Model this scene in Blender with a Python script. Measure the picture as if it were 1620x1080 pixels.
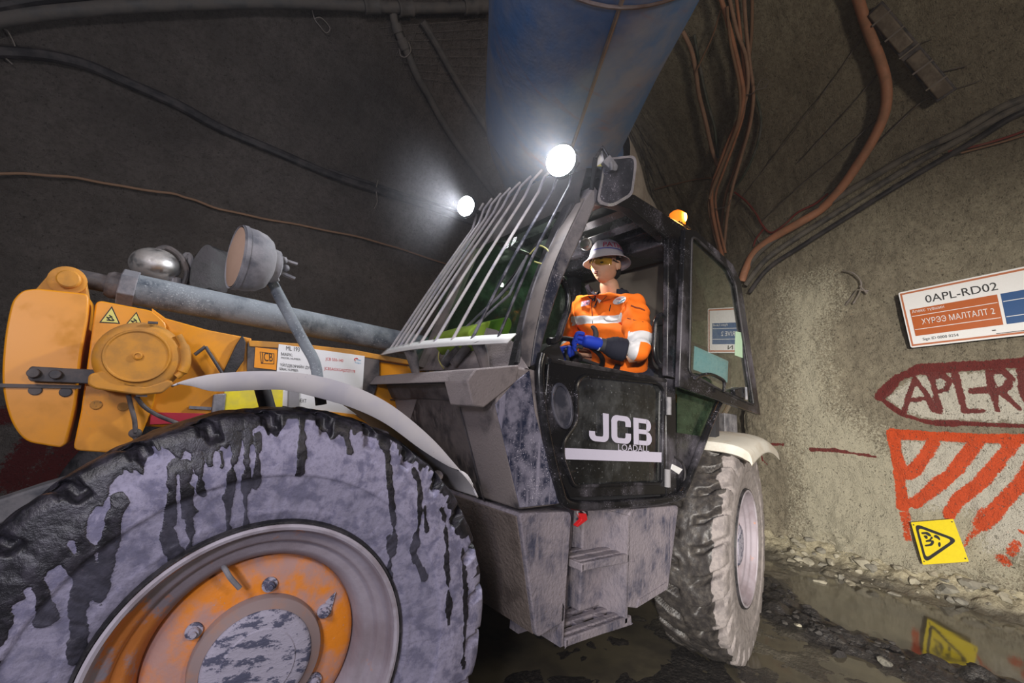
import bpy, bmesh, math, random
import numpy as np
from mathutils import Vector, Matrix
from mathutils.bvhtree import BVHTree
from mathutils.geometry import tessellate_polygon

random.seed(7)
SC = bpy.context.scene
COL = SC.collection
for o in list(bpy.data.objects):
    bpy.data.objects.remove(o)

# ------------------------------------------------------------------ camera
# world frame: X runs from the front axle to the rear axle of the machine, Y runs across it
# away from the viewer, Z up; metres.  Floor at z = 0.
CAM_C = Vector((-0.31434, -1.25604, 1.29668))
CAM_R = Vector((0.76813922, -0.63517689, 0.08069977))
CAM_U = Vector((-0.17778922, -0.09050922, 0.97989748))
CAM_F = Vector((0.61510416, 0.76704524, 0.18245128))
FPX = 681.205
cd = bpy.data.cameras.new('camera')
cam = bpy.data.objects.new('camera', cd)
COL.objects.link(cam)
m3 = Matrix((CAM_R, CAM_U, -CAM_F)).transposed()
cam.matrix_world = Matrix.Translation(CAM_C) @ m3.to_4x4()
cd.sensor_width = 36.0
cd.lens = FPX / 1620.0 * 36.0
cd.clip_start = 0.02
cd.clip_end = 200
SC.camera = cam

# ------------------------------------------------------------------ world, lights, exposure
w = bpy.data.worlds.new('world')
SC.world = w
w.use_nodes = True
bg = w.node_tree.nodes['Background']
bg.inputs[0].default_value = (0.55, 0.6, 0.7, 1)
bg.inputs[1].default_value = 0.10
SC.view_settings.view_transform = 'Standard'
SC.view_settings.look = 'None'
SC.view_settings.gamma = 1.0
SC.view_settings.use_curve_mapping = False
SC.view_settings.exposure = 0.0

def lamp(name, kind, loc, energy, color, target=None, **kw):
    d = bpy.data.lights.new(name, kind)
    d.energy = energy
    d.color = color
    for k, v in kw.items():
        setattr(d, k, v)
    o = bpy.data.objects.new(name, d)
    COL.objects.link(o)
    o.location = loc
    if target is not None:
        o.rotation_euler = (Vector(target) - Vector(loc)).to_track_quat('-Z', 'Y').to_euler()
    return o

# headlights of the vehicle parked behind the photographer, further back in the drive
lamp('headlight', 'SPOT', (-4.3, -4.5, 1.75), 5200, (1.0, 0.94, 0.84), (5.7, -0.35, 0.65),
     spot_size=math.radians(42), spot_blend=1.0, shadow_soft_size=0.10)
# cool hand lamp next to the photographer
lamp('hand_lamp', 'SPOT', (-1.35, -1.85, 1.65), 86, (0.85, 0.83, 1.0), (0.9, 0.5, 1.15),
     spot_size=math.radians(120), spot_blend=1.0, shadow_soft_size=0.12)
# added fill light behind the viewer, mainly for the left wall
lamp('rear_fill', 'AREA', (-2.6, -2.4, 3.4), 88, (0.98, 0.93, 0.95), (2.0, 4.4, 2.9),
     shape='DISK', size=1.0)

# added warm fill for the upper right wall, not a lamp of the drive
lamp('side_fill', 'AREA', (1.2, -4.6, 3.2), 75, (1.0, 0.86, 0.70), (4.6, 1.0, 4.2),
     shape='DISK', size=0.8)

# dusty air: thin haze over the whole drive
hz = bpy.data.materials.new('haze'); hz.use_nodes = True
for n_ in list(hz.node_tree.nodes):
    if n_.type != 'OUTPUT_MATERIAL': hz.node_tree.nodes.remove(n_)
vs = hz.node_tree.nodes.new('ShaderNodeVolumeScatter')
vs.inputs['Density'].default_value = 0.0022
vs.inputs['Anisotropy'].default_value = 0.0
vs.inputs['Color'].default_value = (0.9, 0.92, 1, 1)
hz.node_tree.links.new(vs.outputs[0], hz.node_tree.nodes['Material Output'].inputs['Volume'])

# ------------------------------------------------------------------ pixel to point helpers (photo frame 1620 x 1080)
def ray(x, y):
    return CAM_F * FPX + CAM_R * (x - 810) + CAM_U * (540 - y)

def at(x, y, ax, val):
    d = ray(x, y)
    return CAM_C + d * ((val - CAM_C[ax]) / d[ax])

def atY(x, y, val):
    return at(x, y, 1, val)

def onp(x, y, p, n):
    d = ray(x, y); n = Vector(n); p = Vector(p)
    return CAM_C + d * ((p - CAM_C).dot(n) / d.dot(n))

# ------------------------------------------------------------------ colour and noise
def lin(r, g, b):
    f = lambda c: (c / 255 / 12.92) if c / 255 <= 0.04045 else ((c / 255 + 0.055) / 1.055) ** 2.4
    return (f(r), f(g), f(b), 1.0)

def _hash(ix, iy, s):
    h = (ix.astype(np.int64) * 374761393 + iy.astype(np.int64) * 668265263 + s * 1442695041) & 0x7fffffff
    h = ((h ^ (h >> 13)) * 1274126177) & 0x7fffffff
    h = h ^ (h >> 16)
    return (h & 0xffff) / 65535.0

def vnoise(x, y, s=0):
    x = np.asarray(x, float); y = np.asarray(y, float)
    ix = np.floor(x); iy = np.floor(y)
    fx = x - ix; fy = y - iy
    fx = fx * fx * (3 - 2 * fx); fy = fy * fy * (3 - 2 * fy)
    a = _hash(ix, iy, s); b = _hash(ix + 1, iy, s); c = _hash(ix, iy + 1, s); d = _hash(ix + 1, iy + 1, s)
    return (a + (b - a) * fx) * (1 - fy) + (c + (d - c) * fx) * fy

def fbm(x, y, s=0, octv=4, gain=0.5):
    t = 0; a = 1.0; n = 0
    for i in range(octv):
        t = t + a * (vnoise(np.asarray(x) * 2 ** i, np.asarray(y) * 2 ** i, s + i * 17) - 0.5); n += a; a *= gain
    return t / n * 2

# ------------------------------------------------------------------ mesh builder
WLOC = {}

def wloc(o):
    return WLOC.get(o.name, Vector((0, 0, 0))) if o else Vector((0, 0, 0))

class MB:
    def __init__(s):
        s.v = []; s.f = []
    def add(s, v, f):
        n = len(s.v)
        s.v += [tuple(p) for p in v]
        s.f += [tuple(i + n for i in q) for q in f]
        return s
    def box(s, lo, hi):
        x0, y0, z0 = lo; x1, y1, z1 = hi
        return s.add([(x0, y0, z0), (x1, y0, z0), (x1, y1, z0), (x0, y1, z0), (x0, y0, z1), (x1, y0, z1), (x1, y1, z1), (x0, y1, z1)],
                     [(0, 3, 2, 1), (4, 5, 6, 7), (0, 1, 5, 4), (1, 2, 6, 5), (2, 3, 7, 6), (3, 0, 4, 7)])
    def obox(s, c, ax, ay, az, hx, hy, hz):
        c = Vector(c); ax = Vector(ax).normalized() * hx; ay = Vector(ay).normalized() * hy; az = Vector(az).normalized() * hz
        v = [c + ax * i + ay * j + az * k for k in (-1, 1) for j in (-1, 1) for i in (-1, 1)]
        return s.add(v, [(0, 2, 3, 1), (4, 5, 7, 6), (0, 1, 5, 4), (1, 3, 7, 5), (3, 2, 6, 7), (2, 0, 4, 6)])
    def bar(s, a, b, w, h, up=(0, 0, 1)):
        a = Vector(a); b = Vector(b); d = (b - a); L = d.length; d.normalize()
        u = Vector(up); u = (u - d * u.dot(d)).normalized()
        return s.obox((a + b) / 2, d, d.cross(u), u, L / 2, w / 2, h / 2)
    def prism(s, poly, off):
        poly = [Vector(p) for p in poly]; off = Vector(off); n = len(poly)
        v = poly + [p + off for p in poly]
        f = [tuple(range(n - 1, -1, -1)), tuple(range(n, 2 * n))]
        f += [(i, (i + 1) % n, n + (i + 1) % n, n + i) for i in range(n)]
        return s.add(v, f)
    def frame(s, outer, inner, off):
        n = len(outer); off = Vector(off)
        O = [Vector(p) for p in outer]; I = [Vector(p) for p in inner]
        v = O + I + [p + off for p in O] + [p + off for p in I]
        f = []
        for i in range(n):
            j = (i + 1) % n
            f += [(i, j, n + j, n + i), (2 * n + i, 3 * n + i, 3 * n + j, 2 * n + j), (i, 2 * n + i, 2 * n + j, j), (n + i, n + j, 3 * n + j, 3 * n + i)]
        return s.add(v, f)
    def tube(s, pts, r, seg=10, cap=True):
        pts = [Vector(p) for p in pts]; n = len(pts)
        rs = r if isinstance(r, (list, tuple)) else [r] * n
        t0 = (pts[1] - pts[0]).normalized()
        u = Vector((0, 0, 1)) if abs(t0.z) < 0.9 else Vector((1, 0, 0))
        rows = []
        for i, p in enumerate(pts):
            t = ((pts[min(i + 1, n - 1)] - pts[max(i - 1, 0)])).normalized()
            u = (u - t * u.dot(t)).normalized()
            b = t.cross(u)
            rows.append([p + (u * math.cos(2 * math.pi * k / seg) + b * math.sin(2 * math.pi * k / seg)) * rs[i] for k in range(seg)])
        v = [q for row in rows for q in row]; f = []
        for i in range(n - 1):
            for k in range(seg):
                k2 = (k + 1) % seg
                f.append((i * seg + k, i * seg + k2, (i + 1) * seg + k2, (i + 1) * seg + k))
        if cap:
            f.append(tuple(range(seg - 1, -1, -1))); f.append(tuple((n - 1) * seg + k for k in range(seg)))
        return s.add(v, f)
    def lathe(s, prof, o, axis, seg=40, closed=False):
        # prof: list of (radius, distance along axis)
        o = Vector(o); a = Vector(axis).normalized()
        u = Vector((0, 0, 1)) if abs(a.z) < 0.9 else Vector((1, 0, 0))
        u = (u - a * u.dot(a)).normalized(); b = a.cross(u)
        v = []; f = []; rows = []
        for r, h in prof:
            if r < 1e-6:
                rows.append([len(v)]); v.append(o + a * h)
            else:
                rows.append(list(range(len(v), len(v) + seg)))
                v += [o + a * h + (u * math.cos(2 * math.pi * k / seg) + b * math.sin(2 * math.pi * k / seg)) * r for k in range(seg)]
        pairs = list(zip(rows[:-1], rows[1:])) + ([(rows[-1], rows[0])] if closed else [])
        for A, B in pairs:
            if len(A) == 1 and len(B) == 1: continue
            for k in range(seg):
                k2 = (k + 1) % seg
                if len(A) == 1: f.append((A[0], B[k2], B[k]))
                elif len(B) == 1: f.append((A[k], A[k2], B[0]))
                else: f.append((A[k], A[k2], B[k2], B[k]))
        return s.add(v, f)
    def ell(s, c, ax, ay, az, seg=20, rings=12):
        c = Vector(c); ax = Vector(ax); ay = Vector(ay); az = Vector(az)
        v = []; f = []
        for i in range(rings + 1):
            th = math.pi * i / rings
            for k in range(seg):
                ph = 2 * math.pi * k / seg
                v.append(c + ax * (math.sin(th) * math.cos(ph)) + ay * (math.sin(th) * math.sin(ph)) + az * math.cos(th))
        for i in range(rings):
            for k in range(seg):
                k2 = (k + 1) % seg
                f.append((i * seg + k, i * seg + k2, (i + 1) * seg + k2, (i + 1) * seg + k))
        return s.add(v, f)
    def grid(s, rows):
        n = len(rows[0]); v = [p for r in rows for p in r]
        f = [(i * n + j, i * n + j + 1, (i + 1) * n + j + 1, (i + 1) * n + j) for i in range(len(rows) - 1) for j in range(n - 1)]
        return s.add(v, f)
    def build(s, name, mat, parent=None, smooth=35, bevel=0, bseg=2, solid=0, subs=0, merge=True, recalc=True):
        pl = wloc(parent)
        me = bpy.data.meshes.new(name)
        xs = np.array([tuple(p) for p in s.v])
        c = (xs.min(0) + xs.max(0)) / 2
        me.from_pydata((xs - c).tolist(), [], s.f)
        if merge or recalc:
            bm = bmesh.new(); bm.from_mesh(me)
            if merge: bmesh.ops.remove_doubles(bm, verts=bm.verts, dist=1e-5)
            if recalc: bmesh.ops.recalc_face_normals(bm, faces=bm.faces)
            bm.to_mesh(me); bm.free()
        if smooth:
            me.polygons.foreach_set('use_smooth', [True] * len(me.polygons))
            if not subs: me.set_sharp_from_angle(angle=math.radians(smooth))
        o = bpy.data.objects.new(name, me)
        COL.objects.link(o)
        for m in (mat if isinstance(mat, (list, tuple)) else [mat]):
            me.materials.append(m)
        if parent: o.parent = parent
        o.location = Vector(c) - pl
        WLOC[o.name] = Vector(c)
        if solid:
            md = o.modifiers.new('thick', 'SOLIDIFY'); md.thickness = solid; md.offset = 0
        if bevel:
            md = o.modifiers.new('edges', 'BEVEL'); md.width = bevel; md.segments = bseg; md.limit_method = 'ANGLE'; md.angle_limit = math.radians(35)
        if subs:
            md = o.modifiers.new('round', 'SUBSURF'); md.levels = subs; md.render_levels = subs
        return o

def tag(o, label=None, cat=None, group=None, kind=None):
    if label: o['label'] = label
    if cat: o['category'] = cat
    if group: o['group'] = group
    if kind: o['kind'] = kind
    return o

def empty(name, loc, label=None, cat=None, group=None, parent=None):
    o = bpy.data.objects.new(name, None); COL.objects.link(o)
    o.empty_display_size = 0.1
    if parent: o.parent = parent
    o.location = Vector(loc) - wloc(parent)
    WLOC[o.name] = Vector(loc)
    return tag(o, label, cat, group)

def rawmesh(name, V, F, mat, parent=None, smooth=True, attrs=None):
    me = bpy.data.meshes.new(name)
    V = np.asarray(V, float)
    c = (V.min(0) + V.max(0)) / 2
    me.from_pydata((V - c).tolist(), [], F if isinstance(F, list) else F.tolist())
    if smooth: me.polygons.foreach_set('use_smooth', [True] * len(me.polygons))
    for k, a in (attrs or {}).items():
        at_ = me.attributes.new(k, 'FLOAT', 'POINT'); at_.data.foreach_set('value', np.asarray(a, np.float32))
    o = bpy.data.objects.new(name, me); COL.objects.link(o); me.materials.append(mat)
    if parent: o.parent = parent
    o.location = Vector(c) - wloc(parent); WLOC[o.name] = Vector(c)
    return o

def gridfaces(nr, nc, wrap=False):
    i, j = np.meshgrid(np.arange(nr - 1), np.arange(nc if wrap else nc - 1), indexing='ij')
    j2 = (j + 1) % nc
    return np.stack([i * nc + j, i * nc + j2, (i + 1) * nc + j2, (i + 1) * nc + j], -1).reshape(-1, 4)

def spline(pts, n=6):
    P = [Vector(p) for p in pts]
    out = []
    for i in range(len(P) - 1):
        p0 = P[max(i - 1, 0)]; p1 = P[i]; p2 = P[i + 1]; p3 = P[min(i + 2, len(P) - 1)]
        for k in range(n):
            t = k / n
            out.append(0.5 * ((2 * p1) + (p2 - p0) * t + (2 * p0 - 5 * p1 + 4 * p2 - p3) * t * t + (3 * p1 - p0 - 3 * p2 + p3) * t ** 3))
    out.append(P[-1])
    return out

def rpoly(pts, r, n=4):
    """polygon with rounded corners (r single or list)"""
    P = [Vector(p) for p in pts]; m = len(P); out = []
    rs = r if isinstance(r, (list, tuple)) else [r] * m
    for i in range(m):
        a = P[i - 1]; b = P[i]; c = P[(i + 1) % m]
        if rs[i] <= 0: out.append(b); continue
        d1 = min(rs[i], (a - b).length * 0.48); d2 = min(rs[i], (c - b).length * 0.48)
        p = b + (a - b).normalized() * d1; q = b + (c - b).normalized() * d2
        for k in range(n + 1):
            t = k / n
            out.append(p * (1 - t) ** 2 + b * 2 * t * (1 - t) + q * t * t)
    return out

def pxY(l, Y):
    return [atY(x, y, Y) for x, y in l]

_dg_font = {}
def text(body, p00, p10, p01, mat, parent, name='lettering', bold=0.0, spacing=1.0, depth=0.0):
    """flat lettering fitted to the parallelogram p00 (lower left), p10 (lower right), p01 (upper left)"""
    cu = bpy.data.curves.new(name, 'FONT'); cu.body = body; cu.size = 1; cu.offset = bold; cu.space_character = spacing
    cu.resolution_u = 3; cu.fill_mode = 'NONE'
    t = bpy.data.objects.new('text_source', cu); COL.objects.link(t)
    dg = bpy.context.evaluated_depsgraph_get()
    me = bpy.data.meshes.new_from_object(t.evaluated_get(dg))
    bpy.data.objects.remove(t); bpy.data.curves.remove(cu)
    # outlines, filled one by one so that overlapping strokes of a glyph stay solid
    nxt = {}
    for e in me.edges:
        i, j = e.vertices; nxt.setdefault(i, []).append(j); nxt.setdefault(j, []).append(i)
    co = [v.co.copy() for v in me.vertices]; loops = []; seen = set()
    for i in sorted(nxt):
        if i in seen: continue
        lp = [i]; seen.add(i); go = True
        while go:
            go = False
            for j in nxt[lp[-1]]:
                if j not in seen: lp.append(j); seen.add(j); go = True; break
        if len(lp) > 2: loops.append(lp)
    bpy.data.meshes.remove(me)
    area = lambda lp: 0.5 * sum(co[lp[k - 1]].x * co[lp[k]].y - co[lp[k]].x * co[lp[k - 1]].y for k in range(len(lp)))
    def inside(p, lp):
        r = False
        for k in range(len(lp)):
            a_, b_ = co[lp[k - 1]], co[lp[k]]
            if (a_.y > p.y) != (b_.y > p.y) and p.x < (b_.x - a_.x) * (p.y - a_.y) / (b_.y - a_.y) + a_.x: r = not r
        return r
    ar = [area(lp) for lp in loops]
    # edge order carries no winding, so nesting decides what is a hole: wholly inside another outline
    holes = {}; outer = []
    for k, lp in enumerate(loops):
        par = [m for m in range(len(loops)) if m != k and abs(ar[m]) > abs(ar[k]) and all(inside(co[q], loops[m]) for q in lp[::max(1, len(lp) // 12)])]
        if len(par) % 2 == 1: holes.setdefault(min(par, key=lambda m: abs(ar[m])), []).append(k)
        else: outer.append(k)
    V = []; F = []
    for k in outer:
        rings = [[co[q] for q in loops[k]]] + [[co[q] for q in loops[h]] for h in holes.get(k, [])]
        base = len(V); flat = [q for r in rings for q in r]; V += [(q.x, q.y, 0) for q in flat]
        F += [tuple(base + i for i in t_) for t_ in tessellate_polygon(rings)]
    V = np.array(V)
    lo = V.min(0); hi = V.max(0)
    p00, p10, p01 = Vector(p00), Vector(p10), Vector(p01)
    v = [p00 + (p10 - p00) * float((a[0] - lo[0]) / (hi[0] - lo[0])) + (p01 - p00) * float((a[1] - lo[1]) / (hi[1] - lo[1])) for a in V]
    mb = MB(); mb.add(v, F)
    return mb.build(name, mat, parent, smooth=0, recalc=False, merge=False)

# ------------------------------------------------------------------ materials
class NT:
    def __init__(s, name):
        s.m = bpy.data.materials.new(name); s.m.use_nodes = True
        s.t = s.m.node_tree; s.n = s.t.nodes; s.l = s.t.links
        s.b = s.n['Principled BSDF']; s.out = s.n['Material Output']
        s._pos = None
    def node(s, t, **kw):
        o = s.n.new(t)
        for k, v in kw.items(): setattr(o, k, v)
        return o
    def link(s, a, b): s.l.new(a, b)
    def val(s, sock, v):
        if hasattr(v, 'links') or isinstance(v, bpy.types.NodeSocket): s.l.new(v, sock)
        else: sock.default_value = v
    @property
    def pos(s):
        if s._pos is None: s._pos = s.node('ShaderNodeNewGeometry')
        return s._pos.outputs['Position']
    def map(s, scale=(1, 1, 1), rot=(0, 0, 0), loc=(0, 0, 0)):
        mp = s.node('ShaderNodeMapping'); s.link(s.pos, mp.inputs[0])
        mp.inputs['Scale'].default_value = scale; mp.inputs['Rotation'].default_value = rot; mp.inputs['Location'].default_value = loc
        return mp.outputs[0]
    def noise(s, scale, detail=5, rough=0.6, vec=None, dist=0.0):
        o = s.node('ShaderNodeTexNoise'); s.link(vec or s.pos, o.inputs['Vector'])
        o.inputs['Scale'].default_value = scale; o.inputs['Detail'].default_value = detail
        o.inputs['Roughness'].default_value = rough; o.inputs['Distortion'].default_value = dist
        return o.outputs[0]
    def voro(s, scale, feature='F1', vec=None):
        o = s.node('ShaderNodeTexVoronoi', feature=feature); s.link(vec or s.pos, o.inputs['Vector'])
        o.inputs['Scale'].default_value = scale
        return o.outputs['Distance']
    def ramp(s, x, a, b, lo=0.0, hi=1.0):
        o = s.node('ShaderNodeMapRange', interpolation_type='SMOOTHSTEP'); s.val(o.inputs[0], x)
        o.inputs[1].default_value = a; o.inputs[2].default_value = b; o.inputs[3].default_value = lo; o.inputs[4].default_value = hi
        return o.outputs[0]
    def math(s, op, a, b=0.5):
        o = s.node('ShaderNodeMath', operation=op); s.val(o.inputs[0], a); s.val(o.inputs[1], b); return o.outputs[0]
    def mix(s, f, a, b):
        o = s.node('ShaderNodeMix', data_type='RGBA'); s.val(o.inputs[0], f); s.val(o.inputs[6], a); s.val(o.inputs[7], b); return o.outputs[2]
    def attr(s, name):
        return s.node('ShaderNodeAttribute', attribute_name=name).outputs['Fac']
    def bump(s, h, strength=0.3, dist=0.02, normal=None):
        o = s.node('ShaderNodeBump'); s.link(h, o.inputs['Height']); o.inputs['Strength'].default_value = strength; o.inputs['Distance'].default_value = dist
        if normal: s.link(normal, o.inputs['Normal'])
        return o.outputs[0]
    def normalz(s):
        g = s.node('ShaderNodeNewGeometry'); x = s.node('ShaderNodeSeparateXYZ'); s.link(g.outputs['Normal'], x.inputs[0]); return x.outputs[2]
    def set(s, **kw):
        names = dict(col='Base Color', rough='Roughness', metal='Metallic', normal='Normal', spec='Specular IOR Level', emit='Emission Color', es='Emission Strength', alpha='Alpha', trans='Transmission Weight', ior='IOR', coat='Coat Weight')
        for k, v in kw.items(): s.val(s.b.inputs[names[k]], v)
        return s

DUST = lin(132, 124, 124)

def dirty(name, col, rough=0.45, metal=0.0, dust=DUST, amt=0.5, scale=6.0, up=0.0, bump=0.0, bscale=60.0, streak=0.0, speck=0.0, speckcol=None, soft=0.12, drough=0.9, spec=0.5):
    """paint or metal under a film of dust: patches, vertical streaks, specks"""
    t = NT(name)
    n = t.noise(scale, 6, 0.65)
    f = t.ramp(n, 0.62 - amt * 0.3 - soft, 0.62 - amt * 0.3 + soft)
    f = t.math('MULTIPLY', f, min(1.0, 0.35 + amt))
    if streak:
        sn = t.noise(1.0, 4, 0.6, t.map((38, 38, 2.2)))
        f = t.math('MAXIMUM', f, t.ramp(sn, 0.62 - streak * 0.2, 0.78 - streak * 0.2, 0, 0.8))
    if up:
        f = t.math('MAXIMUM', f, t.ramp(t.normalz(), 0.3, 0.95, 0, up))
    c = t.mix(f, col, dust)
    r = t.ramp(f, 0, 1, rough, drough)
    if speck:
        sp = t.noise(170, 2, 0.5)
        g = t.noise(6, 3, 0.6)
        sf = t.ramp(t.math('ADD', sp, t.math('MULTIPLY', g, 0.5)), 1.03 - speck * 0.15, 1.09 - speck * 0.15)
        c = t.mix(sf, c, speckcol or dust)
        r = t.math('MAXIMUM', r, t.math('MULTIPLY', sf, 0.85))
    t.set(col=c, rough=r, metal=metal if not metal else t.ramp(f, 0, 1, metal, 0), spec=spec)
    if bump:
        t.set(normal=t.bump(t.noise(bscale, 4, 0.6), bump, 0.01))
    return t.m

def plain(name, col, rough=0.5, metal=0.0, emit=None, es=0.0, spec=0.5, grain=0.08):
    t = NT(name)
    n = t.noise(35, 3, 0.6)
    t.set(col=t.mix(t.ramp(n, 0.3, 0.7, 0, grain), col, (col[0] * 0.4, col[1] * 0.4, col[2] * 0.4, 1)), rough=rough, metal=metal, spec=spec)
    if emit: t.set(emit=emit, es=es)
    return t.m

def glass(name, tint, refl=1.0, dirt=0.0, dcol=DUST):
    t = NT(name)
    tr = t.node('ShaderNodeBsdfTransparent'); tr.inputs[0].default_value = tint
    gl = t.node('ShaderNodeBsdfGlossy'); gl.inputs['Roughness'].default_value = 0.015; gl.inputs[0].default_value = (1, 1, 1, 1)
    fr = t.node('ShaderNodeFresnel'); fr.inputs[0].default_value = 1.5
    mx = t.node('ShaderNodeMixShader'); t.val(mx.inputs[0], t.math('MULTIPLY', fr.outputs[0], refl)); t.link(tr.outputs[0], mx.inputs[1]); t.link(gl.outputs[0], mx.inputs[2])
    res = mx.outputs[0]
    if dirt:
        df = t.node('ShaderNodeBsdfDiffuse'); df.inputs[0].default_value = dcol
        n = t.noise(4, 6, 0.7); sp = t.noise(70, 2, 0.5)
        f = t.math('MULTIPLY', t.math('ADD', t.ramp(n, 0.4, 0.75, 0.05, 0.5), t.ramp(sp, 0.66, 0.72, 0, 0.7)), dirt)
        m2 = t.node('ShaderNodeMixShader'); t.link(f, m2.inputs[0]); t.link(res, m2.inputs[1]); t.link(df.outputs[0], m2.inputs[2]); res = m2.outputs[0]
    t.link(res, t.out.inputs[0])
    return t.m

def lampglow(name, r, dens):  # scatter ball for the added glow round a lamp
    m = bpy.data.materials.new(name); m.use_nodes = True; nt = m.node_tree
    for n_ in list(nt.nodes):
        if n_.type != 'OUTPUT_MATERIAL': nt.nodes.remove(n_)
    v = nt.nodes.new('ShaderNodeVolumeScatter'); v.inputs['Color'].default_value = (0.92, 0.93, 1, 1)
    tc = nt.nodes.new('ShaderNodeTexCoord'); ln = nt.nodes.new('ShaderNodeVectorMath'); ln.operation = 'LENGTH'
    nt.links.new(tc.outputs['Object'], ln.inputs[0])
    mr = nt.nodes.new('ShaderNodeMapRange'); mr.interpolation_type = 'SMOOTHSTEP'
    mr.inputs[1].default_value = 0.0; mr.inputs[2].default_value = r; mr.inputs[3].default_value = dens; mr.inputs[4].default_value = 0.0
    nt.links.new(ln.outputs['Value'], mr.inputs[0]); nt.links.new(mr.outputs[0], v.inputs['Density'])
    nt.links.new(v.outputs[0], nt.nodes['Material Output'].inputs['Volume'])
    return m
YEL = lin(226, 148, 18)
M_yellow = dirty('yellow_paint', YEL, 0.38, dust=lin(178, 122, 52), amt=0.18, scale=5, up=0.35, speck=0.25, speckcol=lin(190, 150, 90))
M_yellow_dusty = dirty('dusty_yellow_paint', lin(206, 140, 36), 0.6, dust=lin(168, 122, 66), amt=0.5, scale=7, up=0.6, speck=0.5, speckcol=lin(120, 90, 60))
M_orange = dirty('worn_orange_paint', lin(232, 138, 28), 0.6, dust=lin(158, 144, 152), amt=0.38, scale=9, speck=0.6, speckcol=lin(165, 152, 158), bump=0.15)
M_grey = dirty('dusty_grey_panel', lin(52, 50, 56), 0.6, dust=lin(130, 121, 120), amt=0.8, scale=4.5, streak=0.5, up=0.6, speck=0.6, speckcol=lin(120, 108, 104), bump=0.35, bscale=120)
M_tank = dirty('mud_caked_tank', lin(66, 68, 88), 0.65, dust=lin(138, 130, 138), amt=0.62, scale=5.5, streak=0.8, up=0.6, bump=0.7, bscale=60, speck=0.4, speckcol=lin(112, 100, 94))
M_tankfront = dirty('rough_mud_panel', lin(76, 66, 62), 0.85, dust=lin(108, 97, 92), amt=0.8, scale=6, up=0.6, bump=1.0, bscale=55, speck=0.6, speckcol=lin(90, 78, 72))
M_black = dirty('black_cab_paint', lin(20, 20, 23), 0.26, dust=lin(120, 116, 128), amt=0.08, scale=3, speck=0.62, speckcol=lin(140, 136, 148), drough=0.7)
M_blackblue = dirty('scraped_dark_panel', lin(36, 42, 64), 0.36, dust=lin(146, 142, 160), amt=0.32, scale=13, streak=0.7, speck=0.9, speckcol=lin(170, 166, 180))
M_mirror = dirty('mirror_back', lin(34, 35, 42), 0.75, dust=lin(90, 88, 96), amt=0.2, scale=6, speck=0.6, speckcol=lin(160, 156, 168), spec=0.2)
M_pillar = dirty('dark_pillar_paint', lin(46, 50, 66), 0.34, dust=lin(150, 144, 146), amt=0.42, scale=5, speck=0.5, speckcol=lin(165, 160, 170))
M_pillarf = dirty('dusty_pillar_paint', lin(72, 68, 70), 0.55, dust=lin(118, 110, 106), amt=0.6, scale=6)
M_silver = dirty('dusty_silver_mudguard', lin(196, 194, 202), 0.42, dust=lin(210, 206, 206), amt=0.6, scale=5, up=0.7, speck=0.15, speckcol=lin(120, 118, 128))
M_white = dirty('dusty_white_mudguard', lin(214, 212, 204), 0.55, dust=lin(190, 182, 168), amt=0.5, scale=5, up=0.5)
M_rubberdark = dirty('black_rubber', lin(24, 23, 26), 0.55, dust=lin(70, 66, 70), amt=0.3, scale=12, bump=0.4)
M_steel = dirty('dusty_steel_tube', lin(70, 78, 88), 0.42, metal=0.0, dust=lin(124, 130, 136), amt=0.6, scale=9, streak=0.5, up=0.5, speck=0.8, speckcol=lin(150, 156, 160), bump=0.2)
M_steel2 = dirty('grey_steel', lin(86, 88, 96), 0.5, dust=lin(140, 138, 142), amt=0.55, scale=8, up=0.5, bump=0.15)
M_iron = dirty('dark_iron', lin(54, 52, 56), 0.55, dust=lin(112, 104, 102), amt=0.4, scale=9, up=0.3)
M_chrome = dirty('dull_chrome', lin(215, 214, 214), 0.38, metal=1.0, dust=lin(140, 130, 122), amt=0.3, scale=5)
M_guard = dirty('guard_bar_paint', lin(150, 148, 158), 0.42, dust=lin(182, 176, 176), amt=0.6, scale=14, speck=0.4, speckcol=lin(90, 88, 98))
M_guarddark = dirty('dark_guard_bar', lin(42, 44, 56), 0.35, dust=lin(150, 146, 156), amt=0.2, scale=14, speck=0.4)
M_dash = plain('cab_plastic', lin(46, 46, 50), 0.6)
M_seat = plain('seat_cloth', lin(44, 44, 46), 0.85)
M_head = plain('headlining', lin(74, 67, 61), 0.9)
M_inner = plain('cab_inner_green', lin(92, 112, 92), 0.8)
M_header = dirty('dark_header_paint', lin(48, 45, 46), 0.6, dust=lin(92, 86, 84), amt=0.4, scale=7)
M_gglass = glass('green_glass', (0.45, 0.60, 0.48, 1), 0.8, 0.55, lin(112, 138, 112))  # green film: dust plus a green-lit tone put into the pane
M_glass = glass('tinted_glass', (0.62, 0.80, 0.66, 1), 1.0, 0.16)
M_wind = glass('windscreen_glass', (0.50, 0.70, 0.55, 1), 0.12, 0.12, lin(120, 118, 112))
M_glassdirty = glass('spattered_glass', (0.66, 0.7, 0.66, 1), 1.6, 0.75, lin(126, 128, 130))
M_doorglass = glass('door_glass', (0.66, 0.84, 0.72, 1), 4.0, 0.12, lin(120, 146, 122))
M_red = plain('red_paint', lin(196, 30, 36), 0.4)
M_redstripe = plain('red_stripe', lin(190, 34, 60), 0.45)
M_lime = plain('lime_cloth', lin(120, 146, 36), 0.85)
M_lemon = dirty('lemon_plate', lin(232, 214, 30), 0.45, dust=lin(170, 160, 90), amt=0.2)
M_ink = plain('black_print', lin(26, 26, 30), 0.6, grain=0)
M_redink = plain('red_print', lin(206, 60, 56), 0.6, grain=0)
M_paper = plain('label_white', lin(226, 226, 228), 0.5, grain=0.03)
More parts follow.
